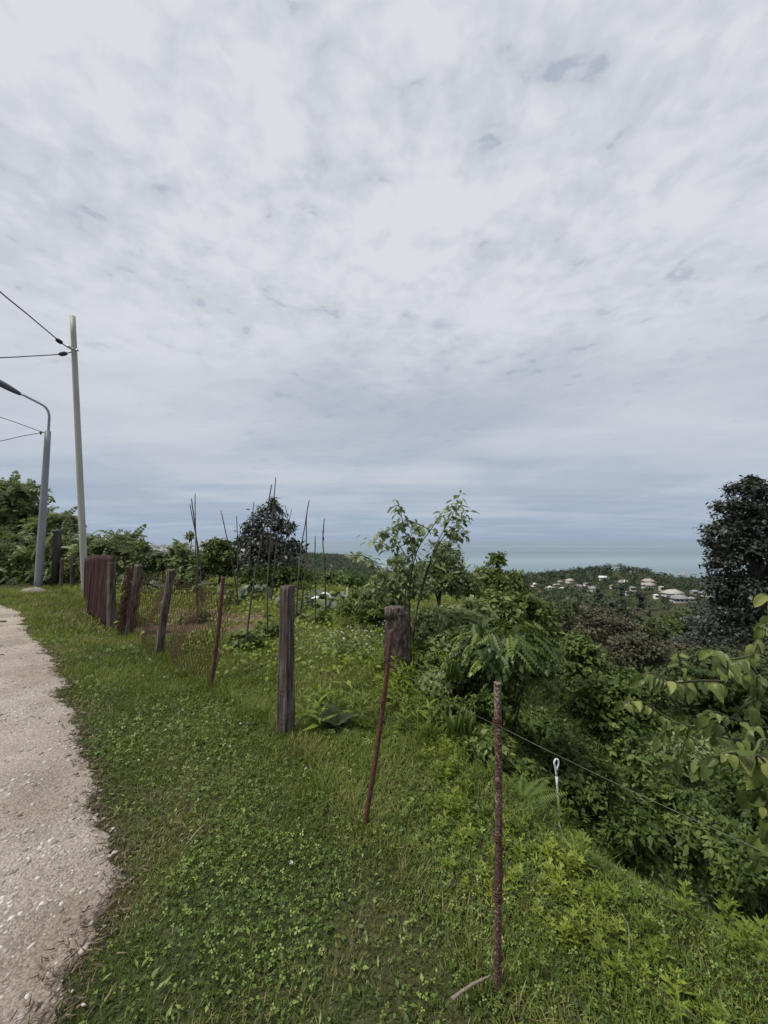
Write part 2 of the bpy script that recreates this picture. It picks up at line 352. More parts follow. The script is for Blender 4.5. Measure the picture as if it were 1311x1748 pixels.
M['lamp_dark'] = noise_mat('lamp_dark', [(.3, (.055, .060, .075)), (.7, (.08, .085, .10))], 5, rough=.5)
M['cable'] = noise_mat('cable', [(.3, (.045, .05, .06)), (.7, (.07, .075, .085))], 5, rough=.6)
M['clamp'] = noise_mat('clamp', [(.3, (.018, .018, .022)), (.7, (.03, .03, .035))], 5, rough=.5)
M['steel'] = noise_mat('steel', [(.3, (.35, .36, .37)), (.7, (.5, .5, .5))], 9, rough=.4, metal=.6)
M['concrete'] = noise_mat('concrete', [(.3, (.28, .26, .24)), (.7, (.42, .40, .37))], 9, bump=.3)
def plain(name, c, rough=.8):
    return noise_mat(name, [(.3, tuple(v * .85 for v in c)), (.7, tuple(min(1, v * 1.1) for v in c))], .6, rough=rough, detail=4)
for k, c in dict(h_white=(.56, .55, .52), h_cream=(.55, .50, .42), h_grey=(.38, .38, .38), r_grey=(.24, .24, .25), r_white=(.60, .61, .63), r_red=(.38, .10, .075), r_beige=(.36, .32, .28),
                 r_pale=(.42, .40, .37), glass=(.04, .045, .055), city=(.42, .41, .42), city2=(.55, .52, .50), crane=(.45, .42, .35)).items(): M[k] = plain(k, c)

# ------------------------------------------------------------------ leaf shapes (along +Y, face up +Z, length 1)
def tri(a): return np.array(a, int)
BLADE = (np.array([[-.035, 0, 0], [.035, 0, 0], [-.03, .45, .02], [.03, .45, .02], [0, 1, -.16]]), tri([[0, 1, 3], [0, 3, 2], [2, 3, 4]]))
BLADE1 = (np.array([[-.04, 0, 0], [.04, 0, 0], [0, 1, -.12]]), tri([[0, 1, 2]]))
LEAF4 = (np.array([[0, 0, 0], [-.26, .42, .06], [.26, .42, .06], [0, .48, 0], [0, 1, -.14]]), tri([[0, 3, 1], [0, 2, 3], [1, 3, 4], [3, 2, 4]]))
LEAF2 = (np.array([[0, 0, 0], [-.3, .45, .03], [.3, .45, .03], [0, 1, -.1]]), tri([[0, 2, 1], [1, 2, 3]]))
LANCE = (np.array([[0, 0, 0], [-.10, .35, .03], [.10, .35, .03], [0, .42, -.01], [0, 1, -.22]]), tri([[0, 3, 1], [0, 2, 3], [1, 3, 4], [3, 2, 4]]))
def ovate(stations=7, w=.30, fold=.10, droop=.22, wav=.02, tipp=.9):
    V, F = [], []; ys = np.linspace(0, 1, stations)
    for i, y in enumerate(ys):
        ww = w * (math.sin(math.pi * min(1, y ** .75)) ** .75 if 0 < y < 1 else 0) * (1 - .15 * y) + .004
        for x in (-1, -.5, 0, .5, 1):
            V.append([x * ww, y, fold * abs(x) * ww / w * .5 - droop * y * y + wav * math.sin(9 * y + 2 * x) * abs(x)])
    for i in range(stations - 1):
        for j in range(4):
            a = i * 5 + j; F += [[a, a + 1, a + 6], [a, a + 6, a + 5]]
    return np.array(V), tri(F)
OVATE = ovate(); OVATE_LO = ovate(5, .3, .12, .25)
BROADL = ovate(6, .42, .1, .3, .05)
def petiole(tpl, L=.18):
    V, F = tpl; V = V.copy(); V[:, 1] = V[:, 1] * (1 - L) + L
    P = np.array([[-.008, 0, 0], [.008, 0, 0], [-.006, L + .02, 0], [.006, L + .02, 0], [0, 0, -.012], [0, L + .02, -.012]])
    n = len(V); return np.concatenate([V, P]), np.concatenate([F, tri([[0, 1, 3], [0, 3, 2], [1, 4, 5], [1, 5, 3], [4, 0, 2], [4, 2, 5]]) + n])
OVATE = petiole(OVATE, .14)
def clover_tpl():
    parts = []
    for k in range(3):
        a = k * 2 * math.pi / 3; c, s = math.cos(a), math.sin(a)
        v = np.array([[0, .03, 0], [-.36, .58, .07], [0, .92, .0], [.36, .58, .07]])
        v = v @ np.array([[c, s, 0], [-s, c, 0], [0, 0, 1]]); parts.append((v, tri([[0, 2, 1], [0, 3, 2]])))
    return join(parts)
CLOVER = clover_tpl()
def frond_tpl(pairs=7, ll=.28, lw=.09, droop=.25, taper=.55, leaf=LEAF4, curl=.2, rach=4):
    parts = [tube(np.array([[0, y, -droop * y * y] for y in np.linspace(0, .95, rach)]), np.linspace(.010, .003, rach), 3, False)]
    for i in range(pairs):
        y = .12 + .80 * i / (pairs - 1); f = (1 - taper * abs(2 * (y - .35)) ** 1.5 * .5) if y > .35 else (.75 + .25 * y / .35)
        for sx in (-1, 1):
            t = np.array([[sx * .9, .45, -curl]]); R = frames(t, np.array([[sx * .12, .1, 1.0]]))
            V, F, _ = scatter(leaf, np.array([[0, y, -droop * y * y]]), R, np.array([[lw / .26 * 1.0, ll, ll]]) * f, [0]); parts.append((V, F))
    R = frames(np.array([[0, 1, -.5]]), np.array([[0, .4, 1.0]])); V, F, _ = scatter(leaf, np.array([[0, .95, -droop * .9]]), R, np.array([[lw / .26, ll, ll]]), [0]); parts.append((V, F))
    return join(parts)
FROND = frond_tpl()
FROND_LO = frond_tpl(5, .28, .10, .25, leaf=LEAF2, rach=2)
WIST = frond_tpl(6, .32, .105, .30, .5, curl=.45)
def fern_tpl(pairs=20, w=.26):
    parts = [tube(np.array([[0, y, .18 * y - .42 * y ** 2.2] for y in np.linspace(0, 1, 6)]), np.linspace(.010, .003, 6), 3, False)]
    for i in range(pairs):
        y = .10 + .89 * i / (pairs - 1); z = .18 * y - .42 * y ** 2.2
        ll = w * (math.sin(math.pi * (.18 + .82 * y) ** .9) ** .8 + .06) if y < .99 else .03
        for sx in (-1, 1):
            t = np.array([[sx, .35, -.15]]); R = frames(t, np.array([[0, .2, 1.0]]))
            V, F, _ = scatter(LANCE, np.array([[0, y, z]]), R, np.array([[.20, ll, .2]]), [0]); parts.append((V, F))
    return join(parts)
FERN = fern_tpl()
def strap_tpl():
    V, F = ovate(9, .11, .25, .18, .03); V = V.copy(); V[:, 2] += .25 * V[:, 1] * (1 - V[:, 1]); return V, F
STRAP = strap_tpl()
def weed_tpl(seed, n=13, cut=True):
    r = np.random.RandomState(seed); parts = [tube([[0, 0, 0], [.02, .01, .5], [.0, .03, .95]], [.012, .009, .005], 3, False)]
    for i in range(n):
        h = .15 + .8 * i / n; a = i * 2.4 + r.rand() * .6; up = .25 + .8 * h
        t = np.array([math.cos(a), math.sin(a), up]); L = .55 * (1.1 - .55 * h) * (.8 + .4 * r.rand())
        R = frames(t[None], np.array([[0, 0, 1.0]]) + .2 * r.randn(1, 3))
        V, F, _ = scatter(LANCE, np.array([[0, 0, h]]), R, np.array([[L * 1.1, L, L]]), [0]); parts.append((V, F))
        if cut:
            for sx in (-1, 1):
                base = np.array([0, 0, h]) + R[0][:, 1] * L * .35; t2 = R[0][:, 1] + sx * R[0][:, 0] * .8
                V, F, _ = scatter(LEAF2, base[None], frames(t2[None], R[:, :, 2]), np.array([[L * .35, L * .5, L * .5]]), [0]); parts.append((V, F))
    return join(parts)
WEEDS = [weed_tpl(1), weed_tpl(2, 11, False), weed_tpl(3, 16)]

# ------------------------------------------------------------------ ground
def ground():
    r = np.concatenate([[0], np.geomspace(0.25, 20, 100), np.geomspace(21, 600, 80), np.geomspace(620, 14000, 40)])
    na = 240; a = np.linspace(0, 2 * math.pi, na, endpoint=False)
    X = r[1:, None] * np.sin(a)[None]; Y = r[1:, None] * np.cos(a)[None]
    Z = H(X, Y)
    V = np.concatenate([[[0, 0, float(H(0, 0))]], np.stack([X, Y, Z], -1).reshape(-1, 3)])
    i = (np.arange(len(r) - 2) * na)[:, None] + 1; j = np.arange(na)[None]; k = (j + 1) % na
    Q = np.stack([i + j, i + na + j, i + na + k, i + k], -1).reshape(-1, 4)
    T = np.stack([np.zeros(na, int), 1 + np.arange(na), 1 + (np.arange(na) + 1) % na], -1)
    m, nt, b, N, L = nodes('ground_soil')
    tc = N('ShaderNodeTexCoord')
    n1 = N('ShaderNodeTexNoise'); n1.inputs['Scale'].default_value = 1.1; n1.inputs['Detail'].default_value = 8; L(tc.outputs['Object'], n1.inputs['Vector'])
    n2 = N('ShaderNodeTexNoise'); n2.inputs['Scale'].default_value = 38; n2.inputs['Detail'].default_value = 6; L(tc.outputs['Object'], n2.inputs['Vector'])
    c1 = cramp(nt, n1.outputs['Fac'], [(.35, (.040, .050, .020)), (.52, (.060, .068, .028)), (.62, (.080, .068, .038)), (.75, (.115, .080, .052))])
    c2 = cramp(nt, n2.outputs['Fac'], [(.3, (.45, .45, .45)), (.7, (1.3, 1.3, 1.3))])
    mx = N('ShaderNodeMix'); mx.data_type = 'RGBA'; mx.blend_type = 'MULTIPLY'; mx.inputs[0].default_value = 1; L(c1, mx.inputs[6]); L(c2, mx.inputs[7])
    L(mx.outputs[2], b.inputs['Base Color']); b.inputs['Roughness'].default_value = .95; b.inputs['Specular IOR Level'].default_value = .1
    bp = N('ShaderNodeBump'); bp.inputs['Strength'].default_value = .6; bp.inputs['Distance'].default_value = .02; L(n2.outputs['Fac'], bp.inputs['Height']); L(bp.outputs[0], b.inputs['Normal'])
    o = obj('ground', V, [T, Q], m, smooth=True); tag(o, 'grassy hilltop ground falling away to a valley and hills', kind='structure')
ground()

# the road: rough pale concrete with pebbles in it, bending away to the left
RPX = [(104, 1748), (112, 1700), (132, 1650), (160, 1600), (182, 1560), (205, 1525), (214, 1495), (196, 1460), (188, 1435), (172, 1405), (152, 1380), (160, 1345), (146, 1310), (124, 1285), (138, 1250),
       (118, 1222), (104, 1190), (112, 1160), (96, 1130), (74, 1105), (52, 1082), (40, 1060), (30, 1045), (8, 1035), (-30, 1028)]
RP = np.array([gp(*p)[:2] for p in RPX])
RY = np.concatenate([[-40, -8, -3, 0.3], RP[:, 1], [12.5, 14.5]])
RX = np.concatenate([[-1.5, -1.2, -1.1, -.95], RP[:, 0], [-15.5, -24]])
o_ = np.argsort(RY); RY, RX = RY[o_], RX[o_]
def road_edge(y):
    y = np.asarray(y, float); k = np.clip(y * .5, .6, 2.5)
    return np.interp(y, RY, RX) + k * (.13 * (fbm(y * 5.0, y * 0 + 3.3, 4, 21) - .5) + .10 * (fbm(y * 19.0, y * 0 + 7.7, 3, 22) - .5) + .035 * (fbm(y * 70.0, y * 0 + 1.7, 2, 23) - .5))
def road():
    ys = np.concatenate([np.linspace(-40, -1, 40), np.linspace(-.9, 5, 700), np.linspace(5.05, 14.4, 120)])
    ts = np.concatenate([[0, .012, .04, .1, .2, .35, .5], np.linspace(.8, 7.5, 16)])
    ex = road_edge(ys)
    X = ex[:, None] - ts[None]; Y = np.repeat(ys[:, None], len(ts), 1)
    lip = np.minimum(ts / .04, 1) ** .5
    Z = H(X, Y) + 0.002 + .008 * lip[None] + .012 * (fbm(X * 2, Y * 2, 3, 31) - .5) - .03 * (ts[None] < .001)
    m = len(ts); i = (np.arange(len(ys) - 1) * m)[:, None]; j = np.arange(m - 1)[None]
    Q = np.stack([i + j, i + m + j, i + m + j + 1, i + j + 1], -1).reshape(-1, 4)
    mt, nt, b, N, L = nodes('road_concrete')
    tc = N('ShaderNodeTexCoord'); P = tc.outputs['Object']
    def nz(sc, d): n = N('ShaderNodeTexNoise'); n.inputs['Scale'].default_value = sc; n.inputs['Detail'].default_value = d; L(P, n.inputs['Vector']); return n.outputs['Fac']
    vo = N('ShaderNodeTexVoronoi'); vo.inputs['Scale'].default_value = 130; L(P, vo.inputs['Vector'])
    vr = N('ShaderNodeTexVoronoi'); vr.inputs['Scale'].default_value = 60; L(P, vr.inputs['Vector'])
    base = cramp(nt, nz(1.6, 6), [(.3, (.255, .222, .188)), (.55, (.345, .308, .266)), (.75, (.40, .36, .315))])
    st = cramp(nt, nz(.9, 5), [(.35, (.78, .75, .72)), (.5, (1, 1, 1)), (.68, (1.12, 1.1, 1.06))])
    mp = N('ShaderNodeMapping'); mp.inputs['Rotation'].default_value = (0, 0, R_(-28)); mp.inputs['Scale'].default_value = (1.2, 5.5, 1); L(P, mp.inputs[0])
    cn = N('ShaderNodeTexNoise'); cn.inputs['Scale'].default_value = 2.2; cn.inputs['Detail'].default_value = 7; cn.inputs['Distortion'].default_value = .4; L(mp.outputs[0], cn.inputs['Vector'])
    ck = cramp(nt, cn.outputs['Fac'], [(.488, (1, 1, 1)), (.4975, (.42, .37, .33)), (.5025, (.42, .37, .33)), (.512, (1, 1, 1))]); cm = cramp(nt, nz(1.4, 3), [(.50, (0, 0, 0)), (.62, (1, 1, 1))])
    cmx = N('ShaderNodeMix'); cmx.data_type = 'RGBA'; L(cm, cmx.inputs[0]); cmx.inputs[6].default_value = (1, 1, 1, 1); L(ck, cmx.inputs[7])
    for q in (st, cmx.outputs[2]):
        mm = N('ShaderNodeMix'); mm.data_type = 'RGBA'; mm.blend_type = 'MULTIPLY'; mm.inputs[0].default_value = 1; L(base, mm.inputs[6]); L(q, mm.inputs[7]); base = mm.outputs[2]
    peb = cramp(nt, vo.outputs['Color'], [(.2, (.62, .60, .58)), (.55, (1, .98, .95)), (.85, (1.35, 1.32, 1.3))])
    mx = N('ShaderNodeMix'); mx.data_type = 'RGBA'; mx.blend_type = 'MULTIPLY'; mx.inputs[0].default_value = .8; L(base, mx.inputs[6]); L(peb, mx.inputs[7])
    L(mx.outputs[2], b.inputs['Base Color']); b.inputs['Roughness'].default_value = .9; b.inputs['Specular IOR Level'].default_value = .2
    ad = N('ShaderNodeMath'); ad.operation = 'ADD'; L(vo.outputs['Distance'], ad.inputs[0]); L(vr.outputs['Distance'], ad.inputs[1])
    bp = N('ShaderNodeBump'); bp.invert = True; bp.inputs['Strength'].default_value = .55; bp.inputs['Distance'].default_value = .006; L(ad.outputs[0], bp.inputs['Height'])
    b2 = N('ShaderNodeBump'); b2.inputs['Strength'].default_value = .8; b2.inputs['Distance'].default_value = .02; L(nz(24, 7), b2.inputs['Height']); L(bp.outputs[0], b2.inputs['Normal']); L(b2.outputs[0], b.inputs['Normal'])
    o = obj('road', np.stack([X, Y, Z], -1).reshape(-1, 3), Q, mt, smooth=True); tag(o, 'worn pale concrete track with exposed pebbles', kind='structure')
road()
def on_road(x, y): return (x < road_edge(y)) & (y < 14.3)

# sea
def sea():
    S = 90000; V, F = [], []
    V = np.array([[-S, -S, -130], [S, -S, -130], [S, S, -130], [-S, S, -130]], float)
    m, nt, b, N, L = nodes('sea_water')
    tc = N('ShaderNodeTexCoord'); mp = N('ShaderNodeMapping'); mp.inputs['Scale'].default_value = (.00012, .0006, 1); L(tc.outputs['Object'], mp.inputs[0])
    n = N('ShaderNodeTexNoise'); n.inputs['Scale'].default_value = 1; n.inputs['Detail'].default_value = 5; L(mp.outputs[0], n.inputs['Vector'])
    L(cramp(nt, n.outputs['Fac'], [(.35, (.125, .185, .215)), (.5, (.155, .220, .250)), (.65, (.22, .29, .32))]), b.inputs['Base Color'])
    b.inputs['Roughness'].default_value = .38; b.inputs['IOR'].default_value = 1.33; b.inputs['Specular IOR Level'].default_value = .35
    o = obj('sea', V, np.array([[0, 1, 2, 3]]), m); tag(o, 'calm grey green sea reaching the horizon', kind='structure')
sea()

# ------------------------------------------------------------------ near vegetation on the ground
def in_view(P, rmin, rmax, half=1.02):
    d = np.hypot(P[:, 0], P[:, 1]); a = np.arctan2(P[:, 0], P[:, 1]); return (d > rmin) & (d < rmax) & (np.abs(a) < half)
def sample(n_per_m2, rmin, rmax, half=1.02):
    n = int(n_per_m2 * half * (rmax ** 2 - rmin ** 2)); r = np.sqrt(rmin ** 2 + rs.rand(n) * (rmax ** 2 - rmin ** 2)); a = (rs.rand(n) * 2 - 1) * half
    x, y = r * np.sin(a), r * np.cos(a); return x, y
def up_frames(n, tilt, lean=None):
    az = rs.rand(n) * 2 * math.pi; t = np.stack([np.cos(az) * tilt, np.sin(az) * tilt, np.ones(n)], -1)
    nn = np.stack([-np.cos(az), -np.sin(az), np.full(n, .35)], -1) + .35 * rs.randn(n, 3)
    return frames(t, nn)
FENCE = np.array([gp(848, 1690)[:2], gp(622, 1412)[:2], gp(487, 1250)[:2], gp(359, 1176)[:2], gp(271, 1117)[:2], gp(218, 1086)[:2], gp(188, 1074)[:2], [-6.3, 8.4], [-7.9, 10.2], [-11, 13]])
FENCE_X = np.concatenate([[[1.9, -.4]], FENCE])
def fence_dist(x, y):
    P = np.stack([x, y], -1); d = np.full(len(P), 1e9)
    for a, b in zip(FENCE_X[:-1], FENCE_X[1:]):
        ab = b - a; t = np.clip(((P - a) @ ab) / (ab @ ab), 0, 1); d = np.minimum(d, np.linalg.norm(P - a - t[:, None] * ab, axis=1))
    return d
def inside_garden(x, y):                  # beyond the fence, seen from the road
    o = np.argsort(FENCE_X[:, 1]); return x > np.interp(y, FENCE_X[o, 1], FENCE_X[o, 0])
BED = [(*gp(375, 1058)[:2], 1.0, .7), (*gp(330, 1048)[:2], .6, .6), (*gp(425, 1075)[:2], .55, .5), (*gp(300, 1075)[:2], .7, .5)]     # dug earth between the bean poles
def soil_patch(x, y):
    x = np.asarray(x, float); y = np.asarray(y, float); w = .35 * (fbm(x * 2.4, y * 2.4, 3, 45) - .5) * 2; m = np.zeros(np.broadcast(x, y).shape)
    for cx, cy, rx, ry in BED: m = np.maximum(m, sstep(1.15, .75, np.sqrt(((x - cx) / rx) ** 2 + ((y - cy) / ry) ** 2) + w))
    return m * inside_garden(x, y)
def garden_bed():
    c = np.mean(BED, 0); g = np.linspace(-2.6, 2.6, 90); X, Y = np.meshgrid(c[0] + g, c[1] + g, indexing='ij'); m = soil_patch(X.ravel(), Y.ravel()).reshape(X.shape); Z = H(X, Y) + .006 + .05 * m * fbm(X * 6, Y * 6, 3, 46); V = np.stack([X, Y, Z], -1).reshape(-1, 3)
    i = (np.arange(89) * 90)[:, None]; j = np.arange(89)[None]; Q = np.stack([i + j, i + 90 + j, i + 91 + j, i + j + 1], -1).reshape(-1, 4); Q = Q[m.ravel()[Q].min(1) > .05]
    u, inv = np.unique(Q, return_inverse=True); o = obj('garden_soil', V[u], inv.reshape(-1, 4), noise_mat('dug_earth', [(.3, (.060, .036, .024)), (.55, (.125, .078, .052)), (.75, (.19, .125, .085))], 14, bump=.8, dist=.03), smooth=True); tag(o, 'reddish brown dug earth between the bean poles', kind='structure')
garden_bed()
def turf():
    parts = []
    for dens, r0, r1, w, hl in ((19000, .7, 2.3, 1.0, .027), (9000, 2.3, 4.2, 1.35, .036), (4200, 4.2, 8.0, 2.2, .055), (1000, 8.0, 17, 4.0, .085)):
        x, y = sample(dens, r0, r1, .94)
        s = plateau_s(x, y); ed = x - road_edge(y)
        patch = fbm(x * 1.3, y * 1.3, 4, 51); fd = fence_dist(x, y); gin = inside_garden(x, y)
        edge_n = fbm(x * 7, y * 7, 3, 52)
        keep = (ed > -.07 + .34 * (edge_n - .5)) & (s < .9)
        keep &= rs.rand(len(x)) < np.clip(.55 + .9 * sstep(.28, .55, patch), 0, 1) * np.clip(.8 + ed * 3, .55, 1) * (1 - .55 * sstep(-.45, .1, s)) * (1 - .45 * sstep(.58, .72, fbm(x * 1.1 + 8, y * 1.1, 4, 59))) * (1 - .85 * soil_patch(x, y))
        x, y, s, ed, patch, fd, gin = [v[keep] for v in (x, y, s, ed, patch, fd, gin)]
        n = len(x); z = H(x, y)
        tall = 1 + 1.2 * np.exp(-(fd / .08) ** 2) + .7 * gin * rs.rand(n) + .4 * sstep(-.5, .2, s) + .6 * sstep(.55, .75, fbm(x * 2.2, y * 2.2, 3, 55))
        tall *= np.clip(.6 + ed * 1.6, .6, 1)
        L = hl * tall * (.55 + .9 * rs.rand(n))
        tint = .14 + .75 * (patch - .25) + .34 * (rs.rand(n) - .35) + .16 * gin + .10 * sstep(3, 8, y)
        dry = rs.rand(n) < (.04 + .32 * sstep(.58, .70, fbm(x * 1.7, y * 1.7, 3, 58)) + .30 * sstep(.58, .72, fbm(x * 1.1 + 8, y * 1.1, 4, 59)) + .22 * np.exp(-np.maximum(ed, 0) / .08)); tint = np.where(dry, .80 + .2 * rs.rand(n), np.clip(tint, 0, .78))
        parts.append(scatter(BLADE if r0 < 4 else BLADE1, np.stack([x, y, z - .004], -1), up_frames(n, .25 + 1.1 * rs.rand(n)), np.stack([np.full(n, .055 * w) * (.7 + .6 * rs.rand(n)), L, L], -1), tint))
    V, F, T = cat_scatter(parts); o = obj('grass', V, F, M['grass'], tint=T); tag(o, 'short mown green grass between the track and the bank', 'grass', kind='stuff')
    print('grass tris', len(F))
turf()
def clovers():
    parts = []
    for dens, r0, r1, sc in ((3000, .7, 3.0, .0105), (1400, 3.0, 5.5, .015), (420, 5.5, 9, .024)):
        x, y = sample(dens, r0, r1); s = plateau_s(x, y); ed = x - road_edge(y); c = fbm(x * 1.6, y * 1.6, 4, 61)
        keep = (ed > .08) & (s < .7) & (rs.rand(len(x)) < .95 * sstep(.47, .62, c) + .08) & (rs.rand(len(x)) > .9 * soil_patch(x, y)); x, y = x[keep], y[keep]; n = len(x)
        nrm = norm(np.stack([.45 * rs.randn(n), .45 * rs.randn(n), np.ones(n)], -1)); az = rs.rand(n) * 6.28
        t = np.stack([np.cos(az), np.sin(az), np.zeros(n)], -1); t = t - nrm * (t * nrm).sum(-1, keepdims=True)
        parts.append(scatter(CLOVER, np.stack([x, y, H(x, y) + .012 + .026 * rs.rand(n)], -1), frames(t, nrm), sc * (.55 + 1.0 * rs.rand(n) ** 1.5), .05 + .95 * rs.rand(n) ** 1.6 + .15 * (fbm(x * 3, y * 3, 2, 62) - .5)))
    V, F, T = cat_scatter(parts); o = obj('clover', V, F, M['clover'], tint=T); tag(o, 'three lobed clover leaves spread through the mown grass', 'clover', kind='stuff'); print('clover tris', len(F))
    # small plantain-like leaves lying in the turf
    x, y = sample(420, .8, 5.0); keep = (x - road_edge(y) > .06) & (plateau_s(x, y) < .6); x, y = x[keep], y[keep]; n = len(x)
    az = rs.rand(n) * 6.28; R = frames(np.stack([np.cos(az), np.sin(az), .25 + .5 * rs.rand(n)], -1), np.stack([.3 * rs.randn(n), .3 * rs.randn(n), np.ones(n)], -1))
    V, F, T = scatter(LEAF4, np.stack([x, y, H(x, y) + .012], -1), R, np.stack([.016 + .012 * rs.rand(n), .014 + .026 * rs.rand(n) ** 2, np.full(n, .02)], -1), .2 + .7 * rs.rand(n))
    o = obj('lawn_weeds', V, F, M['clover'], tint=T); tag(o, 'small flat broad leaved weeds lying in the lawn', 'weeds', kind='stuff')
    # white clover heads
    x, y = sample(3.2, 1.0, 9); c = fbm(x * 1.1, y * 1.1, 3, 66); keep = (x - road_edge(y) > .15) & (plateau_s(x, y) < .6) & (rs.rand(len(x)) < sstep(.42, .6, c) + .05); x, y = x[keep], y[keep]
    parts = []
    for xx, yy in zip(x, y):
        n = 14; d = norm(rs.randn(n, 3) + [0, 0, .5]); c0 = np.array([xx, yy, float(H(xx, yy)) + .055 + .03 * rs.rand()])
        parts.append(scatter(LEAF2, np.repeat(c0[None], n, 0), frames(d, norm(rs.randn(n, 3))), np.full(n, .0105), rs.rand(n)))
    V, F, T = cat_scatter(parts); o = obj('clover_flowers', V, F, M['petal'], tint=T); tag(o, 'small white clover heads dotted over the grass', 'flowers', kind='stuff')
clovers()
def thatch():
    m = leaf_mat('dead_thatch', [(0, (.040, .028, .018)), (.5, (.095, .068, .045)), (1, (.24, .18, .11))], .8, .1); parts = []
    for dens, r0, r1, w in ((4200, .7, 3.2, 1.0), (1700, 3.2, 7.5, 1.8)):
        x, y = sample(dens, r0, r1, .95); ed = x - road_edge(y); g = fbm(x * 5, y * 5, 3, 57); keep = (ed > -.16) & (ed < .22) & (rs.rand(len(x)) < np.exp(-((ed - .02) / (.03 + .12 * g)) ** 2)); x, y = x[keep], y[keep]; n = len(x)
        L = .022 + .030 * rs.rand(n); parts.append(scatter(BLADE1, np.stack([x, y, H(x, y) + .010 + .012 * rs.rand(n)], -1), up_frames(n, 2.0 + 4 * rs.rand(n)), np.stack([np.full(n, .075 * w), L, L], -1), rs.rand(n)))
    V, F, T = cat_scatter(parts); o = obj('dead_grass', V, F, m, tint=T); tag(o, 'dead brown grass litter along the edge of the track', 'dead grass', kind='stuff'); print('thatch', len(F))
thatch()

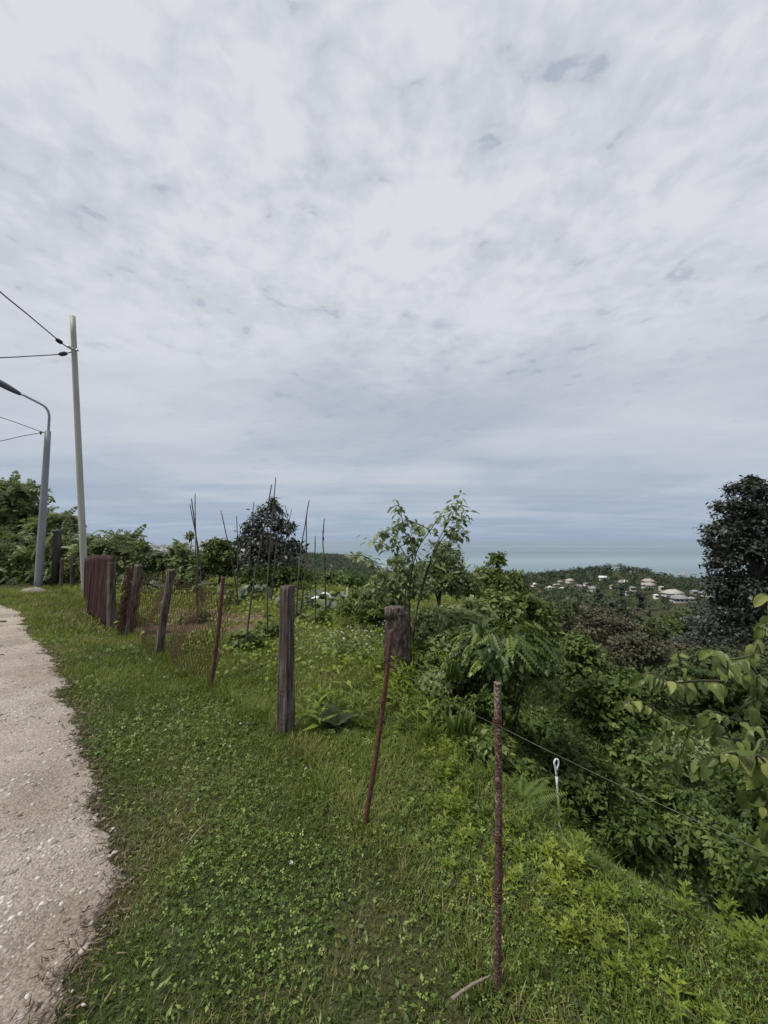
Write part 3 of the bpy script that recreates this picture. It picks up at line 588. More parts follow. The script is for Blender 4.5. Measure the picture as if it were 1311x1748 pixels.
def bank():
    # bright cut-leaved weeds along the lip of the bank, thinning into the lawn
    parts = []
    x, y = sample(540, .8, 5.2, 1.0); s = plateau_s(x, y); g = fbm(x * 2.6, y * 2.6, 3, 71)
    band = sstep(-.75, -.2, s) * (1 - sstep(.5, 1.1, s)) + .10 * (s > .5)
    keep = (rs.rand(len(x)) < band * (.10 + 1.1 * sstep(.40, .58, g))) & (x > -.1); x, y, s, g = x[keep], y[keep], s[keep], g[keep]; n = len(x)
    k = rs.randint(0, 3, n); hgt = (.035 + .10 * rs.rand(n) ** 2) * (.8 + .7 * sstep(-.3, .3, s))
    for i in range(3):
        q = k == i; m = q.sum(); az = rs.rand(m) * 6.28; tl = .35 * rs.rand(m)
        up = norm(np.stack([tl * np.cos(az) + .12, tl * np.sin(az), np.ones(m)], -1)); a2 = rs.rand(m) * 6.28; tt = np.stack([np.cos(a2), np.sin(a2), np.zeros(m)], -1); tt = tt - up * (tt * up).sum(-1, keepdims=True)
        parts.append(scatter(WEEDS[i], np.stack([x[q], y[q], H(x[q], y[q]) - .01], -1), frames(tt, up), hgt[q], .20 + .5 * rs.rand(m) + 1.1 * (g[q] - .45)))
    x = rs.uniform(-.9, .75, 420); y = rs.uniform(3.2, 7.5, 420); q = (plateau_s(x, y) < .4) & (rs.rand(420) < sstep(-.9, .3, x) * .8 + .12 * (y > 4.5)); x, y = x[q], y[q]; m = len(x); a2 = rs.rand(m) * 6.28
    parts.append(scatter(WEEDS[1], np.stack([x, y, H(x, y) - .01], -1), frames(np.stack([np.cos(a2), np.sin(a2), np.zeros(m)], -1), np.stack([.2 * rs.randn(m), .2 * rs.randn(m), np.ones(m)], -1)), .12 + .20 * rs.rand(m), .1 + .6 * rs.rand(m)))
    V, F, T = cat_scatter(parts); o = obj('bank_weeds', V, F, M['weed'], tint=T); tag(o, 'bright green cut leaved weeds along the lip of the bank', 'weeds', kind='stuff'); print('weeds tris', len(F))
    # broad dark creeper leaves carpeting the bank
    parts = []
    for dens, r0, r1, sc in ((1900, 1.1, 3.5, .034), (800, 3.5, 7, .050), (210, 7, 16, .10), (45, 16, 34, .24)):
        x, y = sample(dens, r0, r1, .98); s = plateau_s(x, y); keep = (s > .15) & (rs.rand(len(x)) < sstep(.1, .9, s) * (.35 + .65 * sstep(.3, .55, fbm(x * 1.4, y * 1.4, 3, 75)))); x, y, s = x[keep], y[keep], s[keep]; n = len(x)
        lift = (.01 + .36 * rs.rand(n) ** 1.3 * (.4 + fbm(x * 2, y * 2, 3, 76))) * (sc / .045) ** .6
        nrm = norm(np.stack([.2 + .75 * rs.randn(n), -.3 + .75 * rs.randn(n), np.ones(n)], -1)); az = rs.rand(n) * 6.28; t = np.stack([np.cos(az), np.sin(az), np.full(n, -.3)], -1); t = t - nrm * (t * nrm).sum(-1, keepdims=True)
        S = sc * (.55 + .9 * rs.rand(n)); parts.append(scatter(LEAF4, np.stack([x, y, H(x, y) + lift], -1), frames(t, nrm), np.stack([S * 1.25, S, S], -1), .15 + .6 * rs.rand(n) + .5 * (fbm(x, y, 3, 77) - .5)))
    V, F, T = cat_scatter(parts); o = obj('bank_creepers', V, F, M['ivy'], tint=T); tag(o, 'dark broad leaved creepers carpeting the steep bank', 'undergrowth', kind='stuff'); print('creeper tris', len(F))
    # long rank grass further down the bank
    parts = []
    for dens, r0, r1, w in ((700, 1.6, 4.5, 1.0), (330, 4.5, 9, 1.8)):
        x, y = sample(dens, r0, r1, .95); s = plateau_s(x, y); g = fbm(x * .9 + 5, y * .9, 3, 81); keep = (s > .3) & (rs.rand(len(x)) < sstep(.46, .62, g)); x, y = x[keep], y[keep]; n = len(x)
        L = .16 + .24 * rs.rand(n); parts.append(scatter(BLADE, np.stack([x, y, H(x, y)], -1), up_frames(n, .5 + .8 * rs.rand(n)), np.stack([np.full(n, .075 * w), L, L * 1.6], -1), .35 + .4 * rs.rand(n)))
    V, F, T = cat_scatter(parts); o = obj('rank_grass', V, F, M['grass'], tint=T); tag(o, 'long drooping rank grass in tufts down the bank', 'grass', kind='stuff')
    # low leafy cover over the garden plot
    parts = []
    x, y = sample(210, 3.4, 16, .75); s = plateau_s(x, y); g = fbm(x * .8, y * .8, 3, 84); keep = inside_garden(x, y) & (s < .5) & (rs.rand(len(x)) < (.25 + .75 * sstep(.42, .6, g)) * (1 - .35 * soil_patch(x, y)) * np.clip(fence_dist(x, y) / .5, .1, 1)); x, y = x[keep], y[keep]; n = len(x)
    nrm = norm(np.stack([.5 * rs.randn(n), -.2 + .5 * rs.randn(n), np.ones(n)], -1)); az = rs.rand(n) * 6.28; t = np.stack([np.cos(az), np.sin(az), np.zeros(n)], -1); t = t - nrm * (t * nrm).sum(-1, keepdims=True)
    S = (.035 + .05 * rs.rand(n)) * (.7 + y / 14); parts.append(scatter(LEAF4, np.stack([x, y, H(x, y) + .02 + .16 * rs.rand(n) ** 2], -1), frames(t, nrm), np.stack([S * 1.2, S, S], -1), .25 + .6 * rs.rand(n)))
    V, F, T = cat_scatter(parts); o = obj('garden_weeds', V, F, M['weed'], tint=T); tag(o, 'low leafy green weeds covering the garden plot', 'weeds', kind='stuff')
bank()

def stones():
    ico = np.array([[0, 0, 1], [.89, 0, .45], [.28, .85, .45], [-.72, .53, .45], [-.72, -.53, .45], [.28, -.85, .45], [.72, .53, -.3], [-.28, .85, -.3], [-.89, 0, -.3], [-.28, -.85, -.3], [.72, -.53, -.3]])
    f = tri([[0, 1, 2], [0, 2, 3], [0, 3, 4], [0, 4, 5], [0, 5, 1], [1, 6, 2], [2, 6, 7], [2, 7, 3], [3, 7, 8], [3, 8, 4], [4, 8, 9], [4, 9, 5], [5, 9, 10], [5, 10, 1], [1, 10, 6]])
    parts = []
    for dens, r0, r1, sc in ((2500, .9, 3.0, 1.1), (1000, 3.0, 5.5, 1.25), (160, 5.5, 10, 1.9)):
        x, y = sample(dens, r0, r1, 1.1); keep = (x < road_edge(y) + .10 * rs.rand(len(x)) ** 3) & (rs.rand(len(x)) < .25 + .75 * sstep(.36, .56, fbm(x * 2.5, y * 2.5, 3, 91))); x, y = x[keep], y[keep]; n = len(x)
        az = rs.rand(n) * 6.28; nrm = norm(np.stack([.25 * rs.randn(n), .25 * rs.randn(n), np.ones(n)], -1)); t = np.stack([np.cos(az), np.sin(az), np.zeros(n)], -1)
        S = sc * (.0026 + .0085 * rs.rand(n) ** 2.6); parts.append(scatter((ico, f), np.stack([x, y, H(x, y) + .009 + .012 * (fbm(x * 2, y * 2, 3, 31) - .5)], -1), frames(t, nrm), np.stack([S * (.8 + .5 * rs.rand(n)), S * (1 + .9 * rs.rand(n)), S * .55], -1), rs.rand(n)))
    V, F, T = cat_scatter(parts)
    m, nt, b, N, L = nodes('road_pebble'); a = N('ShaderNodeAttribute'); a.attribute_name = 'tint'
    L(cramp(nt, a.outputs['Fac'], [(0, (.17, .145, .125)), (.35, (.32, .275, .235)), (.8, (.46, .41, .36)), (1, (.60, .56, .51))]), b.inputs['Base Color']); b.inputs['Roughness'].default_value = .8
    o = obj('road_gravel', V, F, m, tint=T); tag(o, 'pale pebbles set in the worn track', 'gravel', kind='stuff'); print('stone tris', len(F))
stones()

# ------------------------------------------------------------------ trees and bushes
def crown(lobes, n, leaf, tpl, tint=(.2, .7), clump=26, flat=.75, sig=.20, up=.55, droop=.4, seed=0):
    r = np.random.RandomState(seed); lobes = [np.asarray(l, float) for l in lobes]
    vol = np.array([l[3] * l[4] * l[5] for l in lobes]) ** .72; cnt = np.maximum(1, (n / clump * vol / vol.sum())).astype(int)
    P, O, T, SZ = [], [], [], []
    for l, c in zip(lobes, cnt):
        d = norm(r.randn(c, 3)); d[:, 2] = np.where(d[:, 2] < -.35, -d[:, 2] * .6, d[:, 2]); rad = .45 + .58 * r.rand(c) ** .55
        cc = l[:3] + d * rad[:, None] * l[3:]; ct = r.rand(c)
        k = clump; off = r.randn(c, k, 3) * sig * l[3:].mean() * np.array([1, 1, flat])
        P.append((cc[:, None] + off).reshape(-1, 3)); O.append(np.repeat(d, k, 0)); T.append(np.repeat(ct, k) * .6 + .4 * r.rand(c * k)); SZ.append(np.repeat(.65 + .9 * r.rand(c) ** 1.5, k))
    P, O, T = np.concatenate(P), np.concatenate(O), np.concatenate(T); m = len(P)
    nrm = norm(O * .55 + np.array([0, 0, up]) + .55 * r.randn(m, 3)); t = r.randn(m, 3) * .8 + O * .5; t[:, 2] -= droop; t = t - nrm * (t * nrm).sum(-1, keepdims=True)
    S = leaf * (.6 + .8 * r.rand(m)) * np.concatenate(SZ); return scatter(tpl, P, frames(t, nrm), S, tint[0] + (tint[1] - tint[0]) * T)
def limbs(base, lobes, r0, seed=0, top=None):
    r = np.random.RandomState(seed); base = np.asarray(base, float); cen = np.mean([l[:3] for l in lobes], 0) if top is None else np.asarray(top, float)
    parts = [tube(curve([base - [0, 0, .25], base + (cen - base) * .45 + r.randn(3) * r0 * .6, cen], 9), np.linspace(r0, r0 * .35, 9), 7)]
    for l in lobes:
        l = np.asarray(l, float); a = base + (cen - base) * (.3 + .4 * r.rand())
        parts.append(tube(curve([a, (a + l[:3]) / 2 + [0, 0, .08 * l[5]], l[:3] + [0, 0, .2 * l[5]]], 7), np.linspace(r0 * .45, r0 * .1, 7), 5))
        for k in range(3):
            d = norm(r.randn(3)) * l[3:] * .85; d[2] = abs(d[2]) * .7
            parts.append(tube(curve([l[:3] - .2 * l[3:] * [0, 0, 1], l[:3] + d * .5 + .05 * r.randn(3) * l[3], l[:3] + d], 5), np.linspace(r0 * .18, r0 * .05, 5), 4))
    return join(parts)
def tree(name, label, cat, base, lobes, n, leaf, mat, tpl=LEAF4, r0=.05, group=None, trunk='trunk', seed=0, stem='trunk', **kw):
    base = np.asarray(base, float); dist = math.hypot(base[0], base[1])
    if tpl is LEAF4 and dist > 15: tpl = LEAF2; n = int(n * 2.0); leaf *= 1.3
    elif tpl is LEAF4: n = int(n * 1.6); leaf *= 1.22
    elif tpl is FROND_LO: n = int(n * 1.35); leaf *= 1.15
    L = [np.array([*(base + np.array(l[:3])), *l[3:]]) for l in lobes]
    o = root(name, base, label, cat, group); V, F = limbs(base, L, r0, seed); obj(stem, V, F, M[trunk], o, smooth=True)
    V, F, T = crown(L, n, leaf, tpl, seed=seed, **kw); obj('crown', V, F, M[mat], o, tint=T); return o
def px_lobes(base, Y, spec):               # lobes given by where they are seen: (px, py, half width px, half height px, dy)
    out = []
    for px, py, w, h, dy in spec:
        p = at(px, py, Y + dy); k = (Y + dy) / FPX; out.append((*(p - base), w * k, w * k * .8, h * k))
    return out
def seen_tree(name, label, cat, Y, bpx, spec, n, leaf, mat, base_z=None, **kw):
    b = at(bpx, 1000, Y); b = np.array([b[0], Y, float(H(b[0], Y)) if base_z is None else base_z])
    return tree(name, label, cat, b, px_lobes(b, Y, spec), n, leaf, mat, **kw)

def vegetation():
    HB = 'bushes along the far edge of the garden'
    # left: feathery trees and thicket beyond the bend
    seen_tree('feathery_tree', 'tall feathery leaved tree at the bend behind the street lamp', 'tree', 18.5, -25, [(-20, 870, 48, 36, 0), (22, 850, 32, 26, -.5), (45, 878, 26, 18, -.4), (10, 900, 50, 30, .3), (-60, 850, 50, 45, 0), (40, 836, 14, 10, 0), (58, 905, 22, 22, 0)],
              2100, .42, 'feather', tpl=FROND_LO, r0=.14, seed=1, clump=12, droop=.1, sig=.2)
    seen_tree('feathery_shrub', 'loose feathery shrub rising between the street lamp and the tall pole', 'shrub', 16.5, 92, [(85, 900, 22, 16, 0), (105, 888, 17, 9, 0), (118, 884, 8, 5, -.2), (75, 915, 22, 18, 0), (112, 908, 14, 12, 0)],
              420, .34, 'feather', tpl=FROND_LO, r0=.05, seed=2, clump=8, droop=.05, sig=.22)
    seen_tree('thicket_bush', 'broad dense thicket bush by the bend beside the street lamp', 'bush', 14.6, 10, [(-30, 945, 50, 36, 0), (25, 950, 42, 34, 0), (55, 940, 28, 26, .3), (0, 985, 60, 24, -.3), (50, 975, 30, 26, 0)],
              2300, .26, 'feather', tpl=FROND_LO, r0=.07, seed=3, clump=14, tint=(.1, .8))
    seen_tree('thicket_bush', 'shaded thicket bush behind the dark capped post', 'bush', 14.4, 108, [(95, 945, 30, 26, 0), (125, 945, 28, 26, .2), (110, 975, 36, 22, -.2)], 1300, .24, 'feather', tpl=FROND_LO, r0=.06, seed=4, clump=14, tint=(0, .6))
    seen_tree('thicket_bush', 'feathery thicket bush rising behind the rusty corrugated sheets', 'bush', 13.6, 190, [(165, 938, 26, 20, 0), (195, 932, 24, 18, 0), (215, 920, 14, 9, .2), (230, 938, 22, 16, 0), (190, 965, 45, 26, 0), (150, 965, 24, 24, 0)],
              1700, .24, 'feather', tpl=FROND_LO, r0=.06, seed=5, clump=13, tint=(.2, .9))
    seen_tree('thicket_bush', 'low dark tangled bush just beyond the squash plants', 'bush', 13.0, 270, [(250, 965, 26, 16, 0), (280, 962, 22, 18, 0), (265, 985, 34, 14, 0)], 2200, .09, 'ivy', r0=.05, seed=6, tint=(0, .55))
    seen_tree('thicket_bush', 'pale leafy bush beside the left cluster of bean poles', 'bush', 12.8, 318, [(308, 938, 15, 13, 0), (325, 960, 24, 20, 0), (300, 965, 20, 18, 0), (345, 970, 18, 18, 0), (320, 985, 34, 14, -.2), (328, 918, 6, 12, 0)], 2600, .10, 'bush_pale', r0=.05, seed=7, tint=(.1, .85))
    seen_tree('thicket_bush', 'mid green bush between the bean poles and the dark evergreen', 'bush', 12.6, 372, [(370, 935, 20, 14, 0), (385, 950, 22, 20, 0), (360, 965, 24, 22, 0), (395, 975, 20, 18, 0)], 2400, .10, 'bush', r0=.05, seed=8, tint=(.1, .8))
    seen_tree('evergreen_tree', 'small dark glossy evergreen tree standing behind the bean poles', 'tree', 12.4, 455, [(465, 868, 15, 16, 0), (455, 890, 28, 20, 0), (430, 905, 22, 16, 0), (485, 905, 20, 16, 0), (450, 930, 42, 22, 0), (495, 938, 20, 18, 0), (420, 935, 20, 18, 0), (460, 960, 50, 24, 0), (470, 855, 6, 6, 0)],
              3300, .10, 'dark', r0=.07, seed=9, tint=(.2, 1.0), clump=14, sig=.24)
    seen_tree('thicket_bush', 'low mixed bush at the foot of the dark evergreen', 'bush', 11.8, 470, [(440, 985, 34, 18, 0), (490, 985, 28, 18, 0), (510, 990, 18, 18, 0)], 1900, .09, 'ivy', r0=.04, seed=10, tint=(.1, .8))
    seen_tree('round_tree', 'round green tree below the garden beyond the paired bean poles', 'tree', 27, 555, [(530, 1000, 38, 22, 0), (575, 995, 36, 20, 0), (610, 1000, 30, 20, 1), (550, 1025, 60, 22, 0)], 3600, .17, 'bush', r0=.14, seed=11, tint=(.15, .75))
    # behind the sapling
    seen_tree('leafy_bush', 'grey green leafy bush right behind the sapling', 'bush', 8.2, 745, [(735, 975, 26, 22, 0), (770, 968, 24, 24, 0), (750, 1000, 40, 28, 0), (710, 1000, 28, 24, -.3), (790, 1000, 26, 26, 0), (760, 945, 16, 14, 0)],
              3900, .07, 'bush_pale', r0=.05, seed=12, tint=(.15, .85))
    seen_tree('leafy_bush', 'sparse topped bush to the sea side of the sapling', 'bush', 9.0, 845, [(848, 962, 15, 18, 0), (830, 985, 26, 20, 0), (865, 990, 24, 20, 0), (840, 1015, 44, 24, 0), (800, 1005, 22, 22, 0), (885, 1012, 22, 18, 0)],
              3800, .075, 'bush', r0=.05, seed=13, tint=(.3, 1.0))
    seen_tree('leafy_bush', 'pale yellow green bush just above the shaded arching shrub', 'bush', 6.4, 880, [(850, 1035, 34, 20, 0), (890, 1040, 34, 22, 0), (920, 1060, 26, 24, 0), (860, 1065, 44, 24, 0), (820, 1050, 28, 18, 0), (905, 1095, 36, 30, 0)],
              3300, .085, 'bush', r0=.04, seed=14, tint=(.3, 1.0))
    seen_tree('leafy_bush', 'low grey leaved bush between the log post and the sapling', 'bush', 6.6, 650, [(640, 1035, 30, 16, 0), (600, 1040, 22, 12, 0), (675, 1040, 24, 20, 0), (625, 1015, 22, 12, .4)], 1500, .06, 'bush', r0=.03, seed=15, tint=(.2, .9))
    seen_tree('leafy_bush', 'tangled light green bush to the right of the log post', 'bush', 5.4, 760, [(745, 1055, 34, 22, 0), (790, 1065, 34, 24, 0), (720, 1080, 28, 22, 0), (770, 1095, 36, 20, -.3), (810, 1045, 26, 20, .2)], 2600, .062, 'bush_pale', r0=.03, seed=16, tint=(.2, 1.0))
    seen_tree('leafy_bush', 'pale soft leaved bush at the left of the sapling stems', 'bush', 5.7, 668, [(660, 1000, 26, 22, 0), (692, 985, 22, 22, 0), (640, 1018, 24, 16, 0), (700, 1015, 26, 24, 0), (672, 960, 14, 14, 0)], 1700, .055, 'bush_pale', r0=.02, seed=32, tint=(.2, 1.0), sig=.24, stem='stems', trunk='twig')
    # valley
    seen_tree('olive_tree', 'broad olive green tree below the pale bush overlooking the hill houses', 'tree', 36, 905, [(900, 1040, 34, 20, 0), (940, 1050, 36, 24, 0), (880, 1065, 40, 26, -1), (930, 1085, 44, 30, 0), (965, 1040, 24, 18, 1)], 5200, .20, 'olive', r0=.2, seed=17, tint=(.2, .85))
    seen_tree('brown_tree', 'wide brownish tree with pinkish leaves in the middle of the valley', 'tree', 42, 1010, [(985, 1050, 34, 20, 0), (1020, 1062, 40, 24, 0), (1055, 1075, 30, 22, 0), (990, 1085, 44, 28, -1), (1040, 1098, 40, 24, -1), (955, 1062, 22, 18, 1)], 7000, .19, 'brownish', r0=.22, seed=18, tint=(.1, 1.0), sig=.15)
    for i, (px, top, w, Y, lab) in enumerate(((1025, 1008, 26, 95, 'squat dark conifer, the one nearest the brown tree among three'), (1062, 1004, 17, 98, 'narrow dark conifer standing between two others in the valley'), (1094, 1016, 22, 92, 'dark conifer of the valley three that stands lowest'))):
        b = at(px, 1080, Y); b[2] = float(H(b[0], Y)); k = Y / FPX; tp = at(px, top, Y)[2] - b[2]
        lob = [(0, 0, tp * f, w * k * (1.12 - f), w * k * (1.12 - f), tp * .12) for f in (.22, .36, .5, .63, .76, .88, .97)]
        tree('conifer', lab, 'conifer', b, lob, 2600, .55, 'conifer', tpl=LEAF2, r0=.3, seed=20 + i, group='dark conifers in the valley', droop=.9, up=.3)
    seen_tree('round_tree', 'light green rounded tree in the dip right of the dark conifers', 'tree', 62, 1145, [(1130, 1075, 26, 18, 0), (1165, 1065, 30, 18, 0), (1150, 1092, 40, 22, -1), (1190, 1080, 22, 18, 0)], 4200, .26, 'bush', r0=.25, seed=23, tint=(.2, .75))
    seen_tree('dark_tree', 'dull dark broad tree below the tall dark tree', 'tree', 44, 1245, [(1225, 1062, 38, 28, 0), (1265, 1075, 44, 32, 0), (1300, 1095, 44, 30, 0), (1220, 1100, 44, 30, -1), (1180, 1105, 30, 24, -1), (1330, 1070, 40, 34, 0)], 7500, .21, 'dark', r0=.25, seed=24, tint=(.3, 1.0))
    seen_tree('tall_tree', 'tall dark tree rising above the sea horizon on the slope', 'tree', 30, 1300, [(1270, 838, 26, 20, 0), (1300, 850, 30, 26, 0), (1255, 872, 34, 24, 0), (1310, 890, 44, 34, 0), (1240, 908, 34, 22, 0), (1215, 930, 17, 12, 0), (1275, 940, 48, 32, 0), (1240, 962, 30, 22, 0), (1320, 950, 50, 40, 0), (1250, 1000, 40, 28, 0), (1300, 1020, 56, 40, 0), (1222, 1010, 22, 16, 0), (1360, 900, 50, 60, 0), (1370, 1000, 60, 60, 0), (1283, 822, 12, 8, 0), (1255, 1045, 40, 30, 0), (1300, 1070, 56, 34, 0), (1235, 1080, 34, 26, -.5), (1275, 905, 40, 34, .4)],
              20000, .20, 'dark', r0=.4, seed=25, tint=(.05, .9), clump=20, sig=.19)
    seen_tree('orchard_tree', 'small open tree with dark forked branches below the brown tree', 'tree', 19, 1090, [(1060, 1118, 34, 22, 0), (1105, 1112, 34, 22, 0), (1085, 1100, 30, 18, 0), (1130, 1128, 28, 20, 0), (1040, 1138, 28, 18, 0)], 2300, .12, 'brownish', r0=.13, seed=26, tint=(0, .6), sig=.22)
    seen_tree('slope_bush', 'upright light leaved bush on the slope right of the arching shrub', 'bush', 8.4, 985, [(985, 1105, 24, 22, 0), (1000, 1135, 30, 26, 0), (970, 1150, 28, 30, 0), (995, 1180, 36, 30, 0)], 2300, .085, 'bush', r0=.05, seed=27, tint=(.2, .95), sig=.22)
    seen_tree('slope_bush', 'leafy bramble bush on the slope in front of the persimmon branches', 'bush', 6.6, 1060, [(1040, 1190, 40, 30, 0), (1090, 1180, 40, 26, 0), (1060, 1230, 50, 36, 0), (1010, 1225, 34, 36, 0), (1120, 1215, 34, 30, 0)], 3000, .075, 'ivy', r0=.04, seed=28, tint=(.2, 1.0))
    seen_tree('slope_bush', 'dark shrub on the slope under the persimmon branches at the picture edge', 'bush', 9.0, 1230, [(1180, 1170, 40, 30, 0), (1235, 1180, 46, 36, 0), (1290, 1190, 44, 40, 0), (1220, 1225, 54, 36, 0), (1340, 1200, 50, 50, 0), (1290, 1250, 50, 36, 0)], 3400, .10, 'ivy', r0=.05, seed=29, tint=(0, .6))
    seen_tree('slope_tree', 'dim rounded tree on the slope above the dark shrub', 'tree', 20, 1250, [(1180, 1140, 40, 28, 0), (1230, 1135, 44, 30, 0), (1290, 1145, 50, 34, 0), (1345, 1130, 50, 40, 0)], 3200, .14, 'olive', r0=.14, seed=30, tint=(0, .55))
    seen_tree('slope_bush', 'brambly bush in the hollow between the two rusty rods and the fern', 'bush', 4.0, 800, [(800, 1150, 40, 24, 0), (760, 1165, 30, 20, 0), (835, 1190, 40, 30, .2), (790, 1195, 36, 24, 0), (735, 1140, 24, 18, .2)], 1900, .05, 'ivy', r0=.02, seed=31, tint=(.1, .8))
vegetation()
def bank_bushes():
    for i, (px, py, w, h, Y, mat, leaf, lab) in enumerate(((770, 1215, 40, 26, 3.35, 'ivy', .036, 'low dark bramble on the lip between the two rusty stakes'), (830, 1265, 44, 30, 3.0, 'bush', .034, 'leafy tangle close behind the upper half of the rebar stake'), (745, 1165, 34, 22, 3.9, 'bush_pale', .042, 'pale leafy tangle right at the foot of the log post'), (890, 1320, 44, 30, 2.95, 'ivy', .034, 'dark creeper tangle under the bright fern'), (840, 1195, 36, 30, 3.45, 'ivy', .038, 'dark tangle under the arching shrub beside the strap fern'), (960, 1290, 50, 36, 3.9, 'ivy', .045, 'brambly clump on the bank just behind the white stake'), (1020, 1330, 56, 40, 3.6, 'bush', .042, 'leafy clump down the bank right of the white stake'), (1090, 1300, 60, 44, 4.6, 'bush', .05, 'bright leafy bush mid bank below the middle persimmon twigs'), (1150, 1370, 60, 44, 3.7, 'ivy', .045, 'dark creeper mound on the bank below the persimmon twigs'),
            (1215, 1420, 60, 46, 3.3, 'bush', .04, 'leafy mound on the bank under the lowest persimmon leaves'), (1080, 1410, 50, 34, 3.0, 'ivy', .036, 'creeper mound between the fence wire and the bank foot'), (1280, 1350, 60, 60, 4.6, 'ivy', .055, 'dark bush at the picture edge behind the persimmon leaves'), (920, 1240, 46, 40, 4.6, 'bush', .05, 'fresh leafy clump right below the arching shrub'), (1180, 1280, 60, 40, 6.0, 'bush_pale', .06, 'pale leafy bush down the slope behind the persimmon'), (1290, 1480, 60, 46, 2.7, 'ivy', .036, 'creeper mound low at the picture edge'))):
        b = at(px, py, Y); g = float(H(b[0], Y)); b[2] = g; spec = [(px + w * a, py + h * c, w * q, h * q, dd) for a, c, q, dd in ((0, -.1, .6, 0), (-.55, .2, .5, -.1), (.55, .15, .5, .1), (.1, .5, .7, -.15), (-.25, -.45, .35, .1), (.35, -.4, .35, 0), (-.35, 1.05, .6, .05), (.4, 1.1, .6, .05), (0, 1.6, .65, .1))]
        tree('bank_bush', lab, 'bush', b, px_lobes(b, Y, spec), 1500, leaf, mat, r0=.008, seed=300 + i, group='bushes on the steep bank', tint=(.1, 1.0), stem='stems', trunk='twig')
bank_bushes()
def valley_trees():
    r = np.random.RandomState(55); kinds = ('olive', 'bush', 'dark', 'brownish', 'ivy')
    for i, (px, py, w, h, Y, mat, lab) in enumerate(((1110, 1085, 36, 26, 52, 'olive', 'olive green tree between the brown tree and the light rounded tree'), (1165, 1125, 44, 30, 30, 'brownish', 'dull brown bushy tree behind the longest persimmon twigs'), (1010, 1130, 40, 28, 26, 'olive', 'grey olive tree under the brown tree'), (940, 1120, 40, 34, 17, 'bush', 'fresh green tree below the olive tree, right of the arching shrub'),
            (1250, 1140, 56, 36, 33, 'dark', 'dark bushy tree low under the tall dark tree'), (1060, 1165, 46, 26, 13, 'ivy', 'low dark bush under the small open tree'), (1150, 1180, 46, 30, 12, 'olive', 'muted bush behind the persimmon twig tips'), (1085, 1058, 30, 20, 70, 'brownish', 'brownish tree at the feet of the dark conifers'), (900, 1130, 30, 34, 9.5, 'bush', 'leafy bush close behind the arching shrub'))):
        b = at(px, 1000, Y); b[2] = float(H(b[0], Y)); tree('valley_tree', lab, 'tree', b, px_lobes(b, Y, [(px + w * a, py + h * c, w * q, h * q, 0) for a, c, q in ((0, -.2, .7), (-.5, .1, .6), (.5, .05, .6), (.1, .5, .8), (-.3, -.5, .4), (.35, -.45, .4))]), 2600, .0042 * Y + .02, mat, r0=.006 * Y, seed=200 + i, group='trees filling the valley', tint=(.1, .85))
valley_trees()

# arching shrub with compound leaves (each a part) just behind the pitted rod
def arching_shrub():
    Y = 3.7; b = at(860, 1300, Y); b = np.array([b[0], Y, float(H(b[0], Y))]); o = root('arching_shrub', b, 'shaded arching shrub with drooping compound leaves behind the pitted rebar stake', 'shrub')
    r = np.random.RandomState(40); me = make_mesh('frond', *WIST, M['wist'], tint=np.full(len(WIST[0]), .5))
    meshes = []
    for q in (.0, .15, .35, .55, .85):
        meshes.append(make_mesh('frond', *WIST, M['wist'], tint=np.full(len(WIST[0]), q)))
    stems = []; top = at(860, 1105, Y)
    for k in range(9):
        a = k * .7 + r.rand() * .5; e = top + np.array([math.cos(a) * .42, math.sin(a) * .3, .02 + .18 * r.rand()]); stems.append((curve([b + r.randn(3) * .03 - [0, 0, .05], (b + e) / 2 + [0, 0, .25], e], 9), k))
    V, F = join([tube(p, np.linspace(.012, .004, 9), 5) for p, _ in stems]); obj('stems', V, F, M['twig'], o, smooth=True)
    V, F, T = crown([np.array([*(at(862, 1122, Y) + [0, .08, -.02]), .44, .34, .28]), np.array([*(at(880, 1150, Y) + [0, .1, -.05]), .36, .3, .25])], 2600, .06, LEAF4, tint=(0, .8), seed=41); obj('inner_leaves', V, F, M['wist'], o, tint=T)
    for i in range(280):
        d = norm(np.array([r.randn(), r.randn() - .35, .15 + .75 * r.rand()])); c = at(862, 1118, Y) + d * np.array([.50, .42, .36]) * (.55 + .50 * r.rand())
        t = np.array([d[0] + .5 * r.randn(), d[1] + .5 * r.randn(), -.15 - .4 * r.rand()]); R = frames(t[None], np.array([[d[0] * .4 + .35 * r.randn(), d[1] * .4 + .35 * r.randn(), 1.0]]))[0]; s = .085 + .11 * r.rand()
        q = r.randint(5); f = bpy.data.objects.new('frond', meshes[q]); COL.objects.link(f); f.parent = o
        from mathutils import Matrix
        mt = Matrix.Identity(4)
        for a_ in range(3):
            for b_ in range(3): mt[a_][b_] = R[a_, b_] * s
            mt[a_][3] = c[a_] - b[a_] - R[a_, 1] * s * .4
        f.matrix_local = mt
arching_shrub()
from mathutils import Matrix
def place(name, me, parent, pos, R, s):
    f = bpy.data.objects.new(name, me); COL.objects.link(f); f.parent = parent; s = np.broadcast_to(s, 3); pl = np.array(parent.location)
    if parent.parent is not None: pl = pl + np.array(parent.parent.location)
    mt = Matrix.Identity(4)
    for a in range(3):
        for b in range(3): mt[a][b] = float(R[a, b] * s[b])
        mt[a][3] = float(pos[a] - pl[a])
    f.matrix_local = mt; return f

